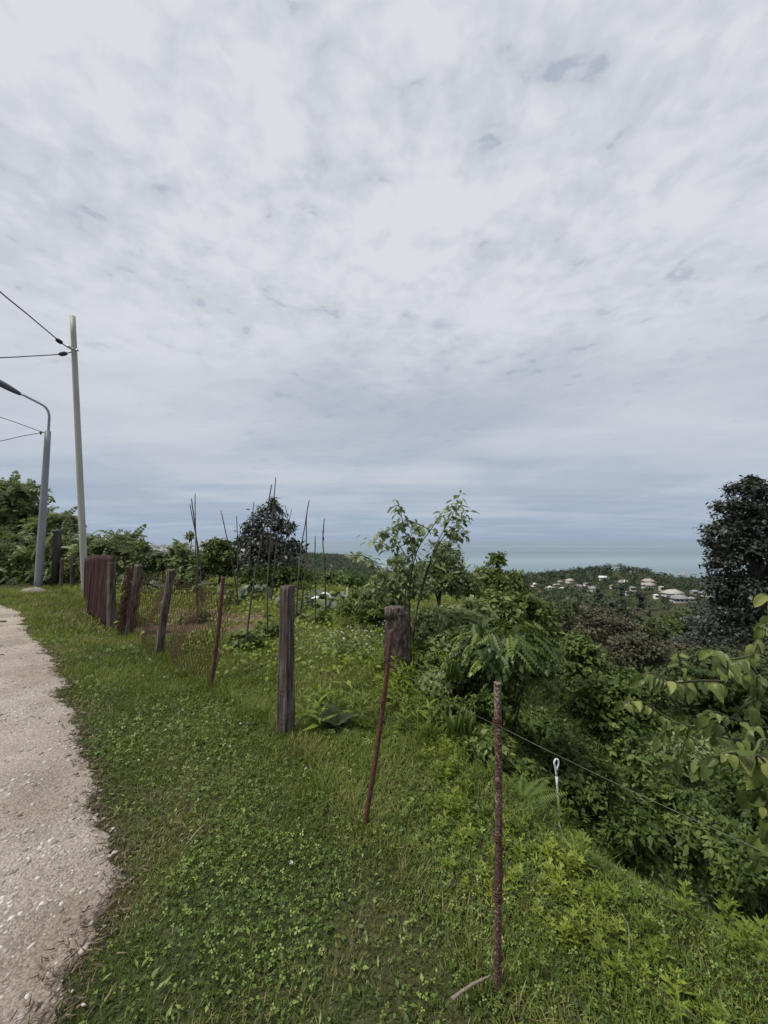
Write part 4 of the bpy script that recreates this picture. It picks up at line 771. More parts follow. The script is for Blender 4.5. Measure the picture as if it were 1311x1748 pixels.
# the slender sapling behind the log post, leaf by leaf
def sapling():
    Y = 5.0; b = at(705, 1090, Y); b[2] = float(H(b[0], Y)); o = root('sapling', b, 'slender young tree with drooping pointed leaves behind the log post', 'sapling'); r = np.random.RandomState(50)
    me = make_mesh('leaf', *OVATE, M['sapling'], smooth=True)
    st = [[(705, 1090), (718, 1010), (745, 930), (772, 880), (785, 842)], [(700, 1085), (700, 1000), (712, 940), (735, 905), (760, 870), (790, 862)], [(712, 1040), (735, 960), (758, 915), (785, 890), (797, 870)],
          [(695, 1085), (692, 1010), (705, 950), (690, 905), (683, 868), (672, 862)], [(700, 1000), (685, 960), (660, 930), (630, 925)], [(712, 960), (700, 920), (720, 895)], [(693, 1020), (660, 990), (640, 960), (615, 945)],
          [(745, 930), (765, 925), (790, 905), (775, 925)], [(700, 1000), (720, 960), (760, 940), (782, 935)], [(690, 1030), (655, 1010), (630, 1000)], [(735, 905), (700, 890), (668, 900)], [(690, 1040), (650, 975), (622, 950), (598, 948)], [(700, 960), (670, 915), (650, 905)]]
    parts = []; n = 0
    for k, path in enumerate(st):
        P = curve([at(x, y, Y + .25 * math.sin(k * 2.1) * (i / len(path))) for i, (x, y) in enumerate(path)], 16); V, F = tube(P, np.linspace(.011 if k < 4 else .007, .0025, 16), 5); bo = obj('branch', V, F, M['twig'], o, smooth=True)
        m = 33 if k < 4 else 18
        for i in range(m):
            f = .30 + .70 * (i + r.rand() * .6) / m if k < 4 else .15 + .85 * (i + .5 * r.rand()) / m; f = min(f, .999); j = f * 15; j0 = int(j); p = P[j0] + (P[j0 + 1] - P[j0]) * (j - j0)
            a = i * 2.4 + r.rand(); out = np.array([math.cos(a), math.sin(a) * .8, .1 - 1.0 * r.rand()]); tw = p + norm(out) * r.rand() * .07
            R = frames(out[None], np.array([[.25 * r.randn(), .25 * r.randn() - .2, 1.0]]))[0]; s = (.085 + .065 * r.rand()) * (1.0 if f > .4 else .85)
            place('leaf', me, bo, tw, R, s); n += 1
    m = 360; P = []; 
    for path in st:
        Q = curve([at(x, y, Y) for x, y in path], 16)[5:]; P.append(Q)
    P = np.concatenate(P)[r.randint(0, 11 * len(st), m)] + r.randn(m, 3) * [.045, .07, .04]; t = r.randn(m, 3) * [1, .8, .3] - [0, 0, .5]; V, F, T = scatter(LEAF4, P, frames(t, r.randn(m, 3) * .35 + [0, -.2, 1]), .06 + .05 * r.rand(m), .3 + .7 * r.rand(m)); f = obj('foliage', V, F, M['bush_pale'], o, tint=T); f['kind'] = 'stuff'
    print('sapling leaves', n)
sapling()

def persimmon():
    b = on((2.75, 1.9)); o = root('persimmon_tree', b, 'leafy persimmon branches with big glossy leaves reaching in at the picture edge', 'fruit tree'); r = np.random.RandomState(60)
    me = [make_mesh('leaf', *petiole(ovate(8, w, fo, dr, .03), .12), M['persimmon'], smooth=True) for w, fo, dr in ((.25, .25, .25), (.29, .35, .45), (.23, .10, .10), (.27, -.15, .5), (.26, .45, .05))]
    tr = curve([b - [0, 0, .2], b + [.02, .05, .5], b + [-.05, .1, 1.0]], 9); bark = tube(tr, np.linspace(.045, .03, 9), 9); V, F = bark; obj('trunk', V, F, M['trunk'], o, smooth=True)
    br = [([(1480, 1230), (1311, 1175), (1250, 1165), (1195, 1162), (1150, 1165), (1120, 1150), (1095, 1150)], 2.0, 22, 1), ([(1195, 1162), (1172, 1150), (1160, 1125), (1156, 1108)], 1.98, 6, .7), ([(1480, 1260), (1330, 1225), (1255, 1225), (1180, 1240), (1140, 1225), (1090, 1195), (1062, 1200)], 2.1, 20, .9),
          ([(1180, 1240), (1155, 1235), (1130, 1255), (1120, 1270)], 2.1, 7, .9), ([(1460, 1130), (1340, 1115), (1280, 1120), (1240, 1125), (1210, 1108)], 2.0, 12, 1), ([(1500, 1310), (1340, 1290), (1285, 1285), (1240, 1285), (1205, 1300), (1190, 1305)], 1.85, 22, 1),
          ([(1480, 1360), (1330, 1335), (1300, 1345), (1275, 1355)], 1.75, 8, 1.15), ([(1400, 1180), (1330, 1200), (1290, 1195), (1262, 1210)], 1.9, 10, 1), ([(1420, 1080), (1350, 1060), (1311, 1065), (1298, 1072)], 1.9, 6, 1.0), ([(1350, 1240), (1290, 1240), (1220, 1215), (1200, 1225)], 1.95, 9, 1),
          ([(1480, 1500), (1380, 1470), (1320, 1460), (1275, 1470)], 1.8, 5, 1), ([(1420, 1140), (1330, 1150), (1270, 1150), (1225, 1135)], 2.05, 12, .9), ([(1480, 1290), (1340, 1265), (1260, 1262), (1215, 1255)], 2.0, 12, .9), ([(1440, 1420), (1350, 1400), (1300, 1420), (1280, 1450)], 1.8, 7, 1), ([(1180, 1240), (1160, 1290), (1145, 1305)], 2.2, 5, .9)]
    n = 0
    for k, (path, Y, m, sc) in enumerate(br):
        pts = [at(x, y, Y + .10 * math.sin(1.7 * k + i)) for i, (x, y) in enumerate(path)]
        if path[0][0] > 1350: pts = [tr[min(8, 3 + k % 6)]] + pts[1:]
        P = curve(pts, 24); V, F = tube(P, np.linspace(.009, .0022, 24) if path[0][0] > 1350 else np.linspace(.004, .002, 24), 5); bo = obj('branch', V, F, M['green_twig'] if k % 3 else M['twig'], o, smooth=True)
        lo = .38 if path[0][0] > 1400 else .1
        for i in range(int(m * 1.75)):
            f = lo + (1 - lo) * (i + .7 * r.rand()) / (m * 1.75); j = min(f, .999) * 23; j0 = int(j); p = P[j0] + (P[j0 + 1] - P[j0]) * (j - j0); d = norm(P[min(j0 + 1, 23)] - P[max(j0 - 1, 0)])
            side = np.cross(d, [0, 0, 1.0]) * (1 if i % 2 else -1); t = d * .45 + side * (.5 + .5 * r.rand()) + np.array([0, -.1, -.55 - .65 * r.rand()]) + .25 * r.randn(3)
            R = frames(t[None], np.array([[.35 * r.randn() - .2, -.75 + .35 * r.randn(), .85]]))[0]; place('leaf', me[r.randint(5)], bo, p, R, (.048 + .056 * r.rand()) * sc); n += 1
    print('persimmon leaves', n)
persimmon()

def ferns():
    r = np.random.RandomState(70); me = {}
    for q in (.3, .6, .9): me[q] = make_mesh('frond', *FERN, M['fern'], tint=np.full(len(FERN[0]), q))
    ms = [make_mesh('frond', *STRAP, M['fern'], tint=np.full(len(STRAP[0]), q), smooth=True) for q in (.05, .3, .5)]
    for px, py, Y, n, s, lab in ((892, 1385, 2.5, 8, .24, 'bright green feathery fern beside the white stake'), (1080, 1480, 2.5, 5, .18, 'small fern half hidden down the bank below the persimmon branches'), (965, 1400, 3.0, 6, .28, 'dull drooping fern lower on the bank past the white stake')):
        b = gh(px, py, 1.0); k = .6 if 'bright' in lab else .3
        if 'bright' in lab: b = at(px, py, Y); b[2] = max(b[2], float(H(b[0], b[1])))
        o = root('fern', b, lab, 'fern')
        for i in range(n):
            a = i * 6.28 / n + r.rand() * .5; t = np.array([math.cos(a), math.sin(a) * .9 - .15, .55 + .3 * r.rand()]); R = frames(t[None], np.array([[-math.cos(a) * .5, -math.sin(a) * .5 - .3, 1.0]]))[0]; place('frond', me[k if i % 3 else .6], o, b, R, s * (.75 + .4 * r.rand()))
    for px, py, Y, n, s, lab in ((790, 1250, 2.95, 10, .20, 'clump of upright strap fern fronds on the bank before the arching shrub'), (775, 1160, 3.6, 8, .20, 'strap fern clump higher up beside the shaded shrub')):
        b = at(px, py, Y); o = root('strap_fern', b, lab, 'fern')
        for i in range(n):
            a = r.rand() * 6.28; t = np.array([math.cos(a) * .35, math.sin(a) * .35, 1.0]); R = frames(t[None], np.array([[-math.cos(a) * .3 + .1 * r.randn(), -1.0, .25]]))[0]; place('frond', ms[i % 3], o, b + [.018 * (i - n / 2), .03 * r.randn(), -.02], R, (s * .85, s * (.75 + .5 * r.rand()), s))
ferns()

def broad_plants():
    r = np.random.RandomState(80); me = make_mesh('leaf', *BROADL, M['broad'], smooth=True)
    for px, py, n, s, lab in ((572, 1245, 15, .20, 'dock plant with big wavy leaves by the near side of the wooden post'), (312, 1150, 8, .12, 'small bushy weed at the foot of the wire netting')):
        b = gp(px, py); b = on(b); o = root('dock_plant', b, lab, 'plant')
        for i in range(n):
            a = i * 2.4; t = np.array([math.cos(a), math.sin(a), .35 + 1.1 * r.rand()]); R = frames(t[None], np.array([[-math.cos(a) * .3 + .3 * r.randn(), -math.sin(a) * .3 - .2, 1.0]]))[0]; place('leaf', me, o, b + [0, 0, .01], R, (s * .75 * (.6 + .6 * r.rand()),) * 3 if i % 3 else (s * .6, s * 1.15, s))
    sq = make_mesh('leaf', *ovate(5, .5, .12, .22, .06), M['squash'], smooth=True)
    spots = [(225, 1003, 'squash plant seen through the netting beside the rusty netting roll'), (252, 1010, 'squash plant in the far row behind the leaning wooden post'), (285, 1000, 'squash plant in the far row just right of the leaning post'), (318, 1012, 'squash plant in front of the pale bush by the bean poles'), (355, 1008, 'squash plant right of the clustered bean poles'),
             (412, 1018, 'squash plant under the dark evergreen, at the thin upright pole'), (440, 1022, 'squash plant between the two tallest bean poles'), (470, 1020, 'squash plant just behind the square wooden post top'), (520, 1032, 'squash plant by the paired bean poles past the wooden post'), (545, 1040, 'squash plant beside the white sheet in the garden'), (575, 1035, 'squash plant next to the pale garden stakes')]
    for i, (px, py, lab) in enumerate(spots):
        b = on(gp(px, py + 4)); o = root('squash_plant', b, lab, 'plant', 'squash plants in the garden row')
        for j in range(13):
            a = r.rand() * 6.28; d = .45 * r.rand() ** .6; p = b + np.array([math.cos(a) * d, math.sin(a) * d * .7, .10 + .26 * r.rand() * (1.2 - d)]); t = np.array([math.cos(a), math.sin(a), -.1 + .3 * r.randn()]); R = frames(t[None], np.array([[.4 * r.randn(), -.25 + .3 * r.randn(), 1.0]]))[0]; place('leaf', sq, o, p, R, .19 + .10 * r.rand())
    # a pale flowering patch and a grassy tuft before the log post
    b = on(gp(615, 1110)); o = root('flowering_weed', b, 'pale grassy weed patch with tiny whitish flowers left of the log post', 'weeds'); n = 900
    p = b + np.stack([.45 * r.randn(n), .3 * r.randn(n), .22 * r.rand(n)], -1); V, F, T = scatter(LEAF2, p, frames(r.randn(n, 3), r.randn(n, 3) + [0, 0, 1.5]), .035 + .03 * r.rand(n), .5 + .5 * r.rand(n)); obj('leaves', V, F, M['bush_pale'], o, tint=T)
    n = 90; p = b + np.stack([.42 * r.randn(n), .28 * r.randn(n), .20 + .12 * r.rand(n)], -1); V, F, T = scatter(CLOVER, p, frames(r.randn(n, 3) * [1, 1, .2], r.randn(n, 3) * .4 + [0, -.3, 1]), .016, r.rand(n)); obj('flowers', V, F, M['petal'], o, tint=T)['kind'] = 'stuff'
    b = on(gp(770, 1085)); o = root('yellow_weed', b, 'weed with small yellow green flower heads right of the log post', 'weeds'); n = 60
    c = b + np.array([.15, .35, .22]); p = c + np.stack([.22 * r.randn(n), .12 * r.randn(n), .10 * r.randn(n)], -1); V, F, T = scatter(CLOVER, p, frames(r.randn(n, 3) * [1, 1, .2], r.randn(n, 3) * .4 + [0, -.6, 1]), .022, r.rand(n)); obj('flowers', V, F, M['wild_flower'], o, tint=T)['kind'] = 'stuff'
    V, F = join([tube(curve([b + [.1 * r.randn(), .1 * r.randn() + .3, -.02], c + [.15 * r.randn(), .1 * r.randn(), .05]], 5), .004, 4) for _ in range(10)]); obj('stems', V, F, M['green_twig'], o)
    for px, py, n, L, lab in ((733, 1268, 170, .24, 'dark tuft of long grass between the two rusty rods'), (600, 1100, 160, .32, 'tall pale grass tuft left of the log post'), (668, 1150, 120, .22, 'grass tuft at the foot of the log post'), (318, 1152, 90, .16, 'grass tuft under the wire netting')):
        b = on(gp(px, py)); o_n = len(b); az = r.rand(n) * 6.28; tl = .25 + .8 * r.rand(n); t = np.stack([np.cos(az) * tl, np.sin(az) * tl, np.ones(n)], -1); nn = np.stack([-np.cos(az), -np.sin(az), np.full(n, .35)], -1)
        ll = L * (.6 + .6 * r.rand(n)); V, F, T = scatter(BLADE, b + np.stack([.045 * r.randn(n), .045 * r.randn(n), np.zeros(n)], -1), frames(t, nn), np.stack([np.full(n, .09), ll, ll * 1.7], -1), .2 + .45 * r.rand(n) + (.25 if 'pale' in lab else 0))
        o = obj('grass_tuft', V - b, F, M['grass'], tint=T); o.location = b; tag(o, lab, 'grass tuft', 'grass tufts near the fence')
broad_plants()

# ------------------------------------------------------------------ fence
def wooden_post(bpx, tpx, wpx, label, seed, seg=26, group='weathered wooden fence posts', square=.0, rough=1.0, cap=False):
    b = on(gp(*bpx)); t = at(tpx[0], tpx[1], b[1]); r = np.random.RandomState(seed); rad = wpx * b[1] / FPX / 2
    o = root('fence_post', b, label, 'fence post', group); rings = 44; P = b + (t - b) * np.linspace(-.06, 1, rings)[:, None]; P = P + np.cumsum(r.randn(rings, 3) * .0008 * rough, 0)
    T = norm(t - b); A = norm(np.cross(T, [0, 1.0, .1])); B = np.cross(T, A); a = np.arange(seg) * 2 * math.pi / seg; h = np.linspace(0, 1, rings)
    sq = 1 + square * (1 / np.maximum(np.abs(np.cos(a + .5)), np.abs(np.sin(a + .5))) - 1.12)
    grain = fbm(np.repeat((np.cos(a) * 4 + 9)[None], rings, 0) + seed, np.repeat((np.sin(a) * 4 + 5)[None], rings, 0) + h[:, None] * 1.2, 3, seed)
    crack = np.maximum(0, vnoise(np.repeat((a * 3.1)[None], rings, 0), h[:, None] * 2.5 + 0 * a[None], seed + 3) - .68) * 1.2
    Rr = rad * sq[None] * (1 + .20 * rough * (grain - .5) - .45 * crack) * (1.06 - .10 * h[:, None] + .05 * np.sin(5 * h + seed)[:, None])
    V = P[:, None] + Rr[..., None] * (A[None, None] * np.cos(a)[None, :, None] + B[None, None] * np.sin(a)[None, :, None]); V[-1] += T * (.05 * rad * 4 * (vnoise(a * 1.4, a * 0 + seed, 9) - .5)[:, None])
    V = V.reshape(-1, 3); i = (np.arange(rings - 1) * seg)[:, None]; j = np.arange(seg)[None]; k = (j + 1) % seg; Q = np.stack([i + j, i + k, i + seg + k, i + seg + j], -1).reshape(-1, 4)
    V = np.concatenate([V, [P[-1] - T * rad * .25]]); jj = np.arange(seg); Tn = np.stack([jj + (rings - 1) * seg, (jj + 1) % seg + (rings - 1) * seg, np.full(seg, rings * seg)], -1)
    obj('timber', V, [Q, Tn], M['wood'], o, smooth=False); return o, b, t, rad
POST, postb, postt, postr = wooden_post((487, 1252), (491, 1000), 23, 'upright square weathered wooden post with wire wound round it', 1, square=.75)
wooden_post((270, 1118), (294, 972), 12.5, 'leaning round wooden post in the middle of the rusty netting', 2, rough=1.5)
wooden_post((218, 1086), (237, 964), 12, 'leaning wooden post beside the netting roll nearest the corrugated sheets', 3, rough=1.5)
wooden_post((122, 1003), (124, 950), 6, 'thin wooden post in the shade left of the corrugated sheets', 4)
wooden_post((104, 1005), (106, 955), 5, 'thinnest wooden post left of the corrugated sheets, nearest the capped post', 5)
wooden_post((190, 1074), (190, 960), 11, 'flat dark board post closing the corrugated sheets', 6, square=.9)
def capped_post():
    b = on(gp(93, 1003)); t = at(95, 908, b[1]); o = root('capped_post', b, 'dark upright steel post with pale cap beside the street lamp', 'post'); w = .15
    V, F = box((b[0], b[1], (b[2] + t[2]) / 2), (w, w, t[2] - b[2] + .1)); obj('shaft', V, F, noise_mat('dark_steel', [(.3, (.03, .028, .028)), (.7, (.055, .05, .05))], 6), o)
    V, F = box((t[0], t[1], t[2] + .045), (w * 1.15, w * 1.15, .05)); obj('cap', V, F, M['concrete'], o)
capped_post()
def log_post():
    b = on(gp(679, 1150)); o = root('log_post', b, 'thick stump of a log with flaking bark behind the thin rusty rod', 'log post'); t = at(678, 1044, b[1]); rad = 21 * b[1] / FPX; seg, rings = 40, 40; r = np.random.RandomState(5)
    a = np.arange(seg) * 2 * math.pi / seg; h = np.linspace(-.08, 1, rings); P = b + (t - b) * h[:, None]
    bark = fbm(np.repeat((np.cos(a) * 5 + 9)[None], rings, 0), np.repeat((np.sin(a) * 5 + 4)[None], rings, 0) + h[:, None] * 4, 3, 3)
    Rr = rad * (1 + .22 * (bark - .5)) * (1 + .10 * np.sin(3 * h + 1)[:, None] - .05 * h[:, None]); V = P[:, None] + Rr[..., None] * np.stack([np.cos(a), np.sin(a) * .85, 0 * a], -1)[None]
    V = V.reshape(-1, 3); i = (np.arange(rings - 1) * seg)[:, None]; j = np.arange(seg)[None]; k = (j + 1) % seg; Q = np.stack([i + j, i + k, i + seg + k, i + seg + j], -1).reshape(-1, 4)
    V = np.concatenate([V, [t - [0, 0, .01]]]); jj = np.arange(seg); Tn = np.stack([jj + (rings - 1) * seg, (jj + 1) % seg + (rings - 1) * seg, np.full(seg, rings * seg)], -1)
    m = noise_mat('flaking_bark', [(.35, (.020, .014, .012)), (.5, (.075, .055, .045)), (.62, (.14, .115, .098)), (.75, (.26, .235, .21))], 16, (1.6, 1.6, .7), .95, 1.0, dist=.02); obj('bark', V, [Q, Tn], m, o)
    c = t + [-.035, .0, .0]; V, F = tube([c - [0, 0, .06], c, c + [-.004, 0, .05], c + [-.004, 0, .055]], [rad * .80, rad * .78, rad * .74, rad * .6], 22); V = V + .004 * np.random.RandomState(2).randn(*V.shape); obj('heartwood', V, F, M['wood'], o)
log_post()
def rod(name, label, bpx, tpx, wpx, mat, rib, group, ties=()):
    b = on(gp(*bpx)); t = at(tpx[0], tpx[1], b[1] + .02); rad = wpx * b[1] / FPX / 2; L = np.linalg.norm(t - b); o = root(name, b, label, 'stake', group)
    rings = int(L / .0035) if rib else 60; seg = 14; h = np.linspace(-.05, 1, rings); P = b + (t - b) * h[:, None]; bow = np.sin(h * 3.1) * (.006 if rib else .012); P[:, 0] += bow
    T = norm(t - b); A = norm(np.cross(T, [0, 1.0, 0])); B = np.cross(T, A); a = np.arange(seg) * 2 * math.pi / seg; q = np.ones((rings, seg))
    if rib: q = 1 + .13 * np.maximum(0, np.sin(2 * math.pi * (h[:, None] * L / .013) + 1.0 * np.sin(a)[None] * 2.2)) ** 2
    q = q * (1 + .06 * (fbm(h[:, None] * 30 + 0 * a[None], a[None] * 2 + 0 * h[:, None], 3, 5) - .5)); V = P[:, None] + rad * q[..., None] * (A * np.cos(a)[None, :, None] + B * np.sin(a)[None, :, None])
    V = np.concatenate([V.reshape(-1, 3), P[-1:]]); i = (np.arange(rings - 1) * seg)[:, None]; j = np.arange(seg)[None]; k = (j + 1) % seg; Q = np.stack([i + j, i + k, i + seg + k, i + seg + j], -1).reshape(-1, 4); jj = np.arange(seg)
    obj('bar', V, [Q, np.stack([jj + (rings - 1) * seg, (jj + 1) % seg + (rings - 1) * seg, np.full(seg, rings * seg)], -1)], M[mat], o, smooth=True)
    for f in ties:
        c = b + (t - b) * f; u = np.linspace(0, 5 * math.pi, 46); p = c + rad * 1.25 * (A * np.cos(u)[:, None] + B * np.sin(u)[:, None]) + T * (u / 15 * .02)[:, None]; p = np.concatenate([p, [p[-1] + np.array([-.012, -.006, .008]), p[-1] + np.array([-.024, -.008, .018])]]); V, F = tube(p, .0022, 5); obj('tie_wire', V, F, M['rust_wire'], o)
    return o, b, t
ROD1 = rod('rebar_stake', 'pitted rusty rebar stake standing nearest in the grass', (848, 1692), (849, 1165), 11.5, 'rebar', True, 'rusty fence stakes', (.30, .48, .655, .86))
ROD2 = rod('rusty_stake', 'thin leaning rusty rod standing in front of the log post', (622, 1413), (668, 1076), 8, 'rust_rod', False, 'rusty fence stakes', (.62, .84))
ROD3 = rod('rusty_stake', 'dark rusty rod at the near end of the wire netting', (359, 1177), (381, 985), 6.5, 'rust_rod', False, 'rusty fence stakes', (.35, .7))
def netting():
    pts = np.array([[*gp(359, 1177)[:2]], [*gp(270, 1118)[:2]], [*gp(218, 1086)[:2]], [*gp(194, 1075)[:2]]]); d = np.concatenate([[0], np.cumsum(np.linalg.norm(np.diff(pts, axis=0), axis=1))]); L = d[-1]; step, hh = .062, 1.0
    b = on(np.array([*pts[0], 0])); o = root('wire_netting', b, 'rusty chain link netting strung between the leaning wooden posts', 'fence'); n = int(L / step); m = int(hh / step); parts = []
    lean = np.array([.19, .03])
    def pt(u, v): xy = np.array([np.interp(u, d, pts[:, 0]), np.interp(u, d, pts[:, 1])]) + lean * v + .03 * math.sin(u * 5 + v * 3); return np.array([*xy, float(H(*xy)) + .03 + v * (1.0 - .05 * math.sin(u * 2.3))])
    G = np.array([[pt(min(max(i * step * .5, 0), L), j * step) for j in range(m + 1)] for i in range(2 * n + 2)])
    for i in range(n):
        P = np.array([G[2 * i + (j % 2), j] for j in range(m + 1)]); Q = np.array([G[2 * i + 1 + ((j + 1) % 2), j] for j in range(m + 1)])
        P = P + .004 * rs.randn(*P.shape); parts += [tube(P, .0032, 3, False), tube(Q, .0032, 3, False)]
    V, F = join(parts); k = obj('mesh', V, F, M['rust_wire'], o)
    for v in (.02, .97): V, F = tube(np.array([pt(u, v) for u in np.linspace(0, L, 40)]), .003, 4); obj('selvage_wire', V, F, M['rust_wire'], o)
    # a loose roll of netting hung on the far post
    c = on(gp(222, 1084)); o = root('netting_roll', c, 'dense bundle of rusty netting hung on the post beside the corrugated sheets', 'wire netting'); r = np.random.RandomState(9); parts = []
    t = at(239, 966, c[1]) - c
    for i in range(300):
        a = r.rand() * 6.28; q = .05 + .11 * r.rand(); f0, f1 = sorted(r.rand(2)); P = np.array([c + t * (f0 + (f1 - f0) * s) + [q * math.cos(a + 3 * s) - .05, q * .6 * math.sin(a + 3 * s) - .05, 0] for s in np.linspace(0, 1, 9)]) + .012 * r.randn(9, 3); parts.append(tube(P, .0028, 3, False))
    V, F = join(parts); obj('strands', V, F, M['rust_wire'], o)
netting()
def sheets():
    for (p0, p1, top, lab, sd) in (((-4.86, 6.90), (-6.15, 8.15), 1.27, 'nearest rusty corrugated sheet standing in the fence', 1), ((-6.28, 8.45), (-7.55, 9.85), 1.24, 'rusty corrugated sheet farther along, partly behind the nearest one', 2)):
        p0, p1 = np.array(p0), np.array(p1); L = np.linalg.norm(p1 - p0); d = (p1 - p0) / L; nrm = np.array([d[1], -d[0]]); n = int(L / .012); m = 14; r = np.random.RandomState(sd); b = on(np.array([*((p0 + p1) / 2), 0])); o = root('corrugated_sheet', b, lab, 'metal sheet', 'rusty corrugated sheets in the fence')
        u = np.linspace(0, L, n); v = np.linspace(0, 1, m); w = .032 * np.sin(u * 2 * math.pi / .15) + .008 * np.sin(u * 31); dent = .05 * (fbm(u[:, None] * 1.5 + 0 * v[None], v[None] * 2 + 0 * u[:, None], 2, sd) - .5)
        X = p0[0] + d[0] * u[:, None] + nrm[0] * (w[:, None] + dent) + .07 * v[None] * (1 if sd == 1 else -.6) * .6; Y = p0[1] + d[1] * u[:, None] + nrm[1] * (w[:, None] + dent); hv = top * (1 - .10 * (u / L)[:, None] * (sd == 2) + .05 * np.floor(vnoise(u * 1.6, u * 0 + sd, 4) * 3)[:, None] / 3 - .04); Z = H(X, Y) * 0 + .01 + v[None] * hv
        V = np.stack([X, Y, Z], -1).reshape(-1, 3); i = (np.arange(n - 1) * m)[:, None]; j = np.arange(m - 1)[None]; Q = np.stack([i + j, i + m + j, i + m + j + 1, i + j + 1], -1).reshape(-1, 4); s = obj('sheet', V, Q, M['rust_sheet'], o, smooth=True); md = s.modifiers.new('thickness', 'SOLIDIFY'); md.thickness = .0015
sheets()
# strands of fence wire: post -> thin rod -> rebar -> past the camera
def wires():
    r1b, r1t = ROD1[1], ROD1[2]; r2b, r2t = ROD2[1], ROD2[2]; end = np.array([1.75, -.22, 0.0])
    for i, (hp, h2, h1, he, lab, mt) in enumerate(((.86, .84, .86, .95, 'topmost fence wire running from the wooden post past the rebar stake', 'wire'), (.58, .62, .655, .66, 'second fence wire from the top', 'dark_wire'), (.30, .40, .44, .42, 'third fence wire from the top', 'dark_wire'), (.10, .18, .24, .20, 'lowest fence wire just over the grass', 'dark_wire'))):
        A = postb + (postt - postb) * hp; B = r2b + (r2t - r2b) * h2; C = r1b + (r1t - r1b) * h1; D = end + [0, 0, he]
        A0 = A + [-postr, 0, .01]; A1 = A + [0, -postr * 1.25, .0]; A2 = A + [postr, -.3 * postr, -.01]
        B = B + [.0, -.013, 0]; C = C + [-.003, -.016, 0]; seq = [A0, A1, A2]
        for p, q, sg in ((A2, B, .03), (B, C, .02), (C, D, .05)):
            t = np.linspace(0, 1, 14)[1:]; seq += list(p + (q - p) * t[:, None] - np.stack([0 * t, 0 * t, sg * 4 * t * (1 - t)], -1))
        V, F = tube(np.array(seq), .0008, 4); o = obj('fence_wire', V - postb, F, M[mt]); o.location = postb; tag(o, lab, 'wire', 'wires of the fence in the grass')
        u = np.linspace(0, 4 * math.pi, 40); p = A + np.stack([postr * 1.22 * np.cos(u), postr * 1.22 * np.sin(u), .006 * u - .035 + .018 * np.sin(u + i)], -1); V, F = tube(p, .0018, 4); obj('wire_loop', V, F, M['rust_wire'], POST)
wires()
def white_stake():
    p = [at(x, y, 2.6) for x, y in ((954, 1400), (953, 1372), (950, 1325), (948, 1310), (946, 1302), (949, 1296), (953, 1298), (953, 1306), (949, 1315))]
    o = root('white_stake', p[0], 'thin white plastic stake with a loop at its tip on the bank', 'stake'); V, F = tube(curve(p[:3], 8), .0075, 8); obj('stem', V, F, M['white_plastic'], o, smooth=True); V, F = tube(curve(p[2:], 22), .006, 7); obj('loop', V, F, M['white_plastic'], o, smooth=True)
    ground_z = float(H(p[0][0], p[0][1])); V, F = tube([[p[0][0], p[0][1], ground_z - .1], p[0]], .0074, 8); obj('foot', V, F, M['white_plastic'], o)
white_stake()
def bits():
    a, b = gp(772, 1733), gp(838, 1690); a[2] = float(H(*a[:2])) + .045; b[2] = float(H(*b[:2])) + .05; P = curve([a, (a + b) / 2 + [.004, 0, .008], b], 12); V, F = tube(P, np.linspace(.0055, .003, 12), 7); V = V + .0006 * np.random.RandomState(1).randn(*V.shape)
    o = obj('dry_stick', V - a, F, noise_mat('dry_stick_wood', [(.3, (.16, .13, .09)), (.7, (.28, .24, .18))], 60), smooth=True); o.location = a; tag(o, 'pale dry stick lying in the grass at the foot of the rebar stake', 'stick')
    straws = [((1075, 1650), (1062, 1560), 'long pale dry stem rising from the bank weeds'), ((745, 1492), (775, 1455), 'short straw'), ((318, 1452), (348, 1424), 'pale straw lying in the lawn near the track edge')]
    for (p, q, lab) in (straws[0], straws[2]):
        a = gh(*p, 1.0) if p[0] > 1000 else gp(*p); c = at(q[0], q[1], a[1] + .02) if p[0] > 1000 else gp(*q) + [0, 0, .05]; a[2] += .03; V, F = tube(curve([a, (a + c) / 2 + [.012, 0, .02], c], 9), np.linspace(.0028, .0014, 9), 5); o = obj('straw', V - a, F, noise_mat('straw', [(.3, (.28, .25, .14)), (.7, (.42, .38, .24))], 40)); o.location = a; tag(o, lab, 'stem')
    for px, t, b, lab in ((582, 1014, 1036, 'shorter pale garden stake beyond the white sheet'), (593, 1002, 1040, 'taller pale garden stake beyond the white sheet')):
        p = on(gp(px, b)); q = at(px, t, p[1]); V, F = tube([p - [0, 0, .1], q], .018, 7); o = obj('garden_stake', V - p, F, M['concrete']); o.location = p; tag(o, lab, 'stake', 'pale stakes in the garden')
    p = on(gp(550, 1037)); g = np.linspace(0, 1, 14); X, Y = np.meshgrid(g, g, indexing='ij'); Z = .10 + .22 * fbm(X * 3, Y * 3, 3, 8) + .12 * np.sin(X * 3); V = np.stack([p[0] - .25 + X * .5, p[1] - .2 + Y * .5, p[2] + Z], -1).reshape(-1, 3); i = (np.arange(13) * 14)[:, None]; j = np.arange(13)[None]; Q = np.stack([i + j, i + 14 + j, i + 15 + j, i + j + 1], -1).reshape(-1, 4)
    o = obj('plastic_sheet', V - p, Q, M['white_plastic'], smooth=True); o.location = p; o.modifiers.new('thickness', 'SOLIDIFY').thickness = .004; tag(o, 'crumpled white plastic sheet left in the garden', 'sheet')
bits()

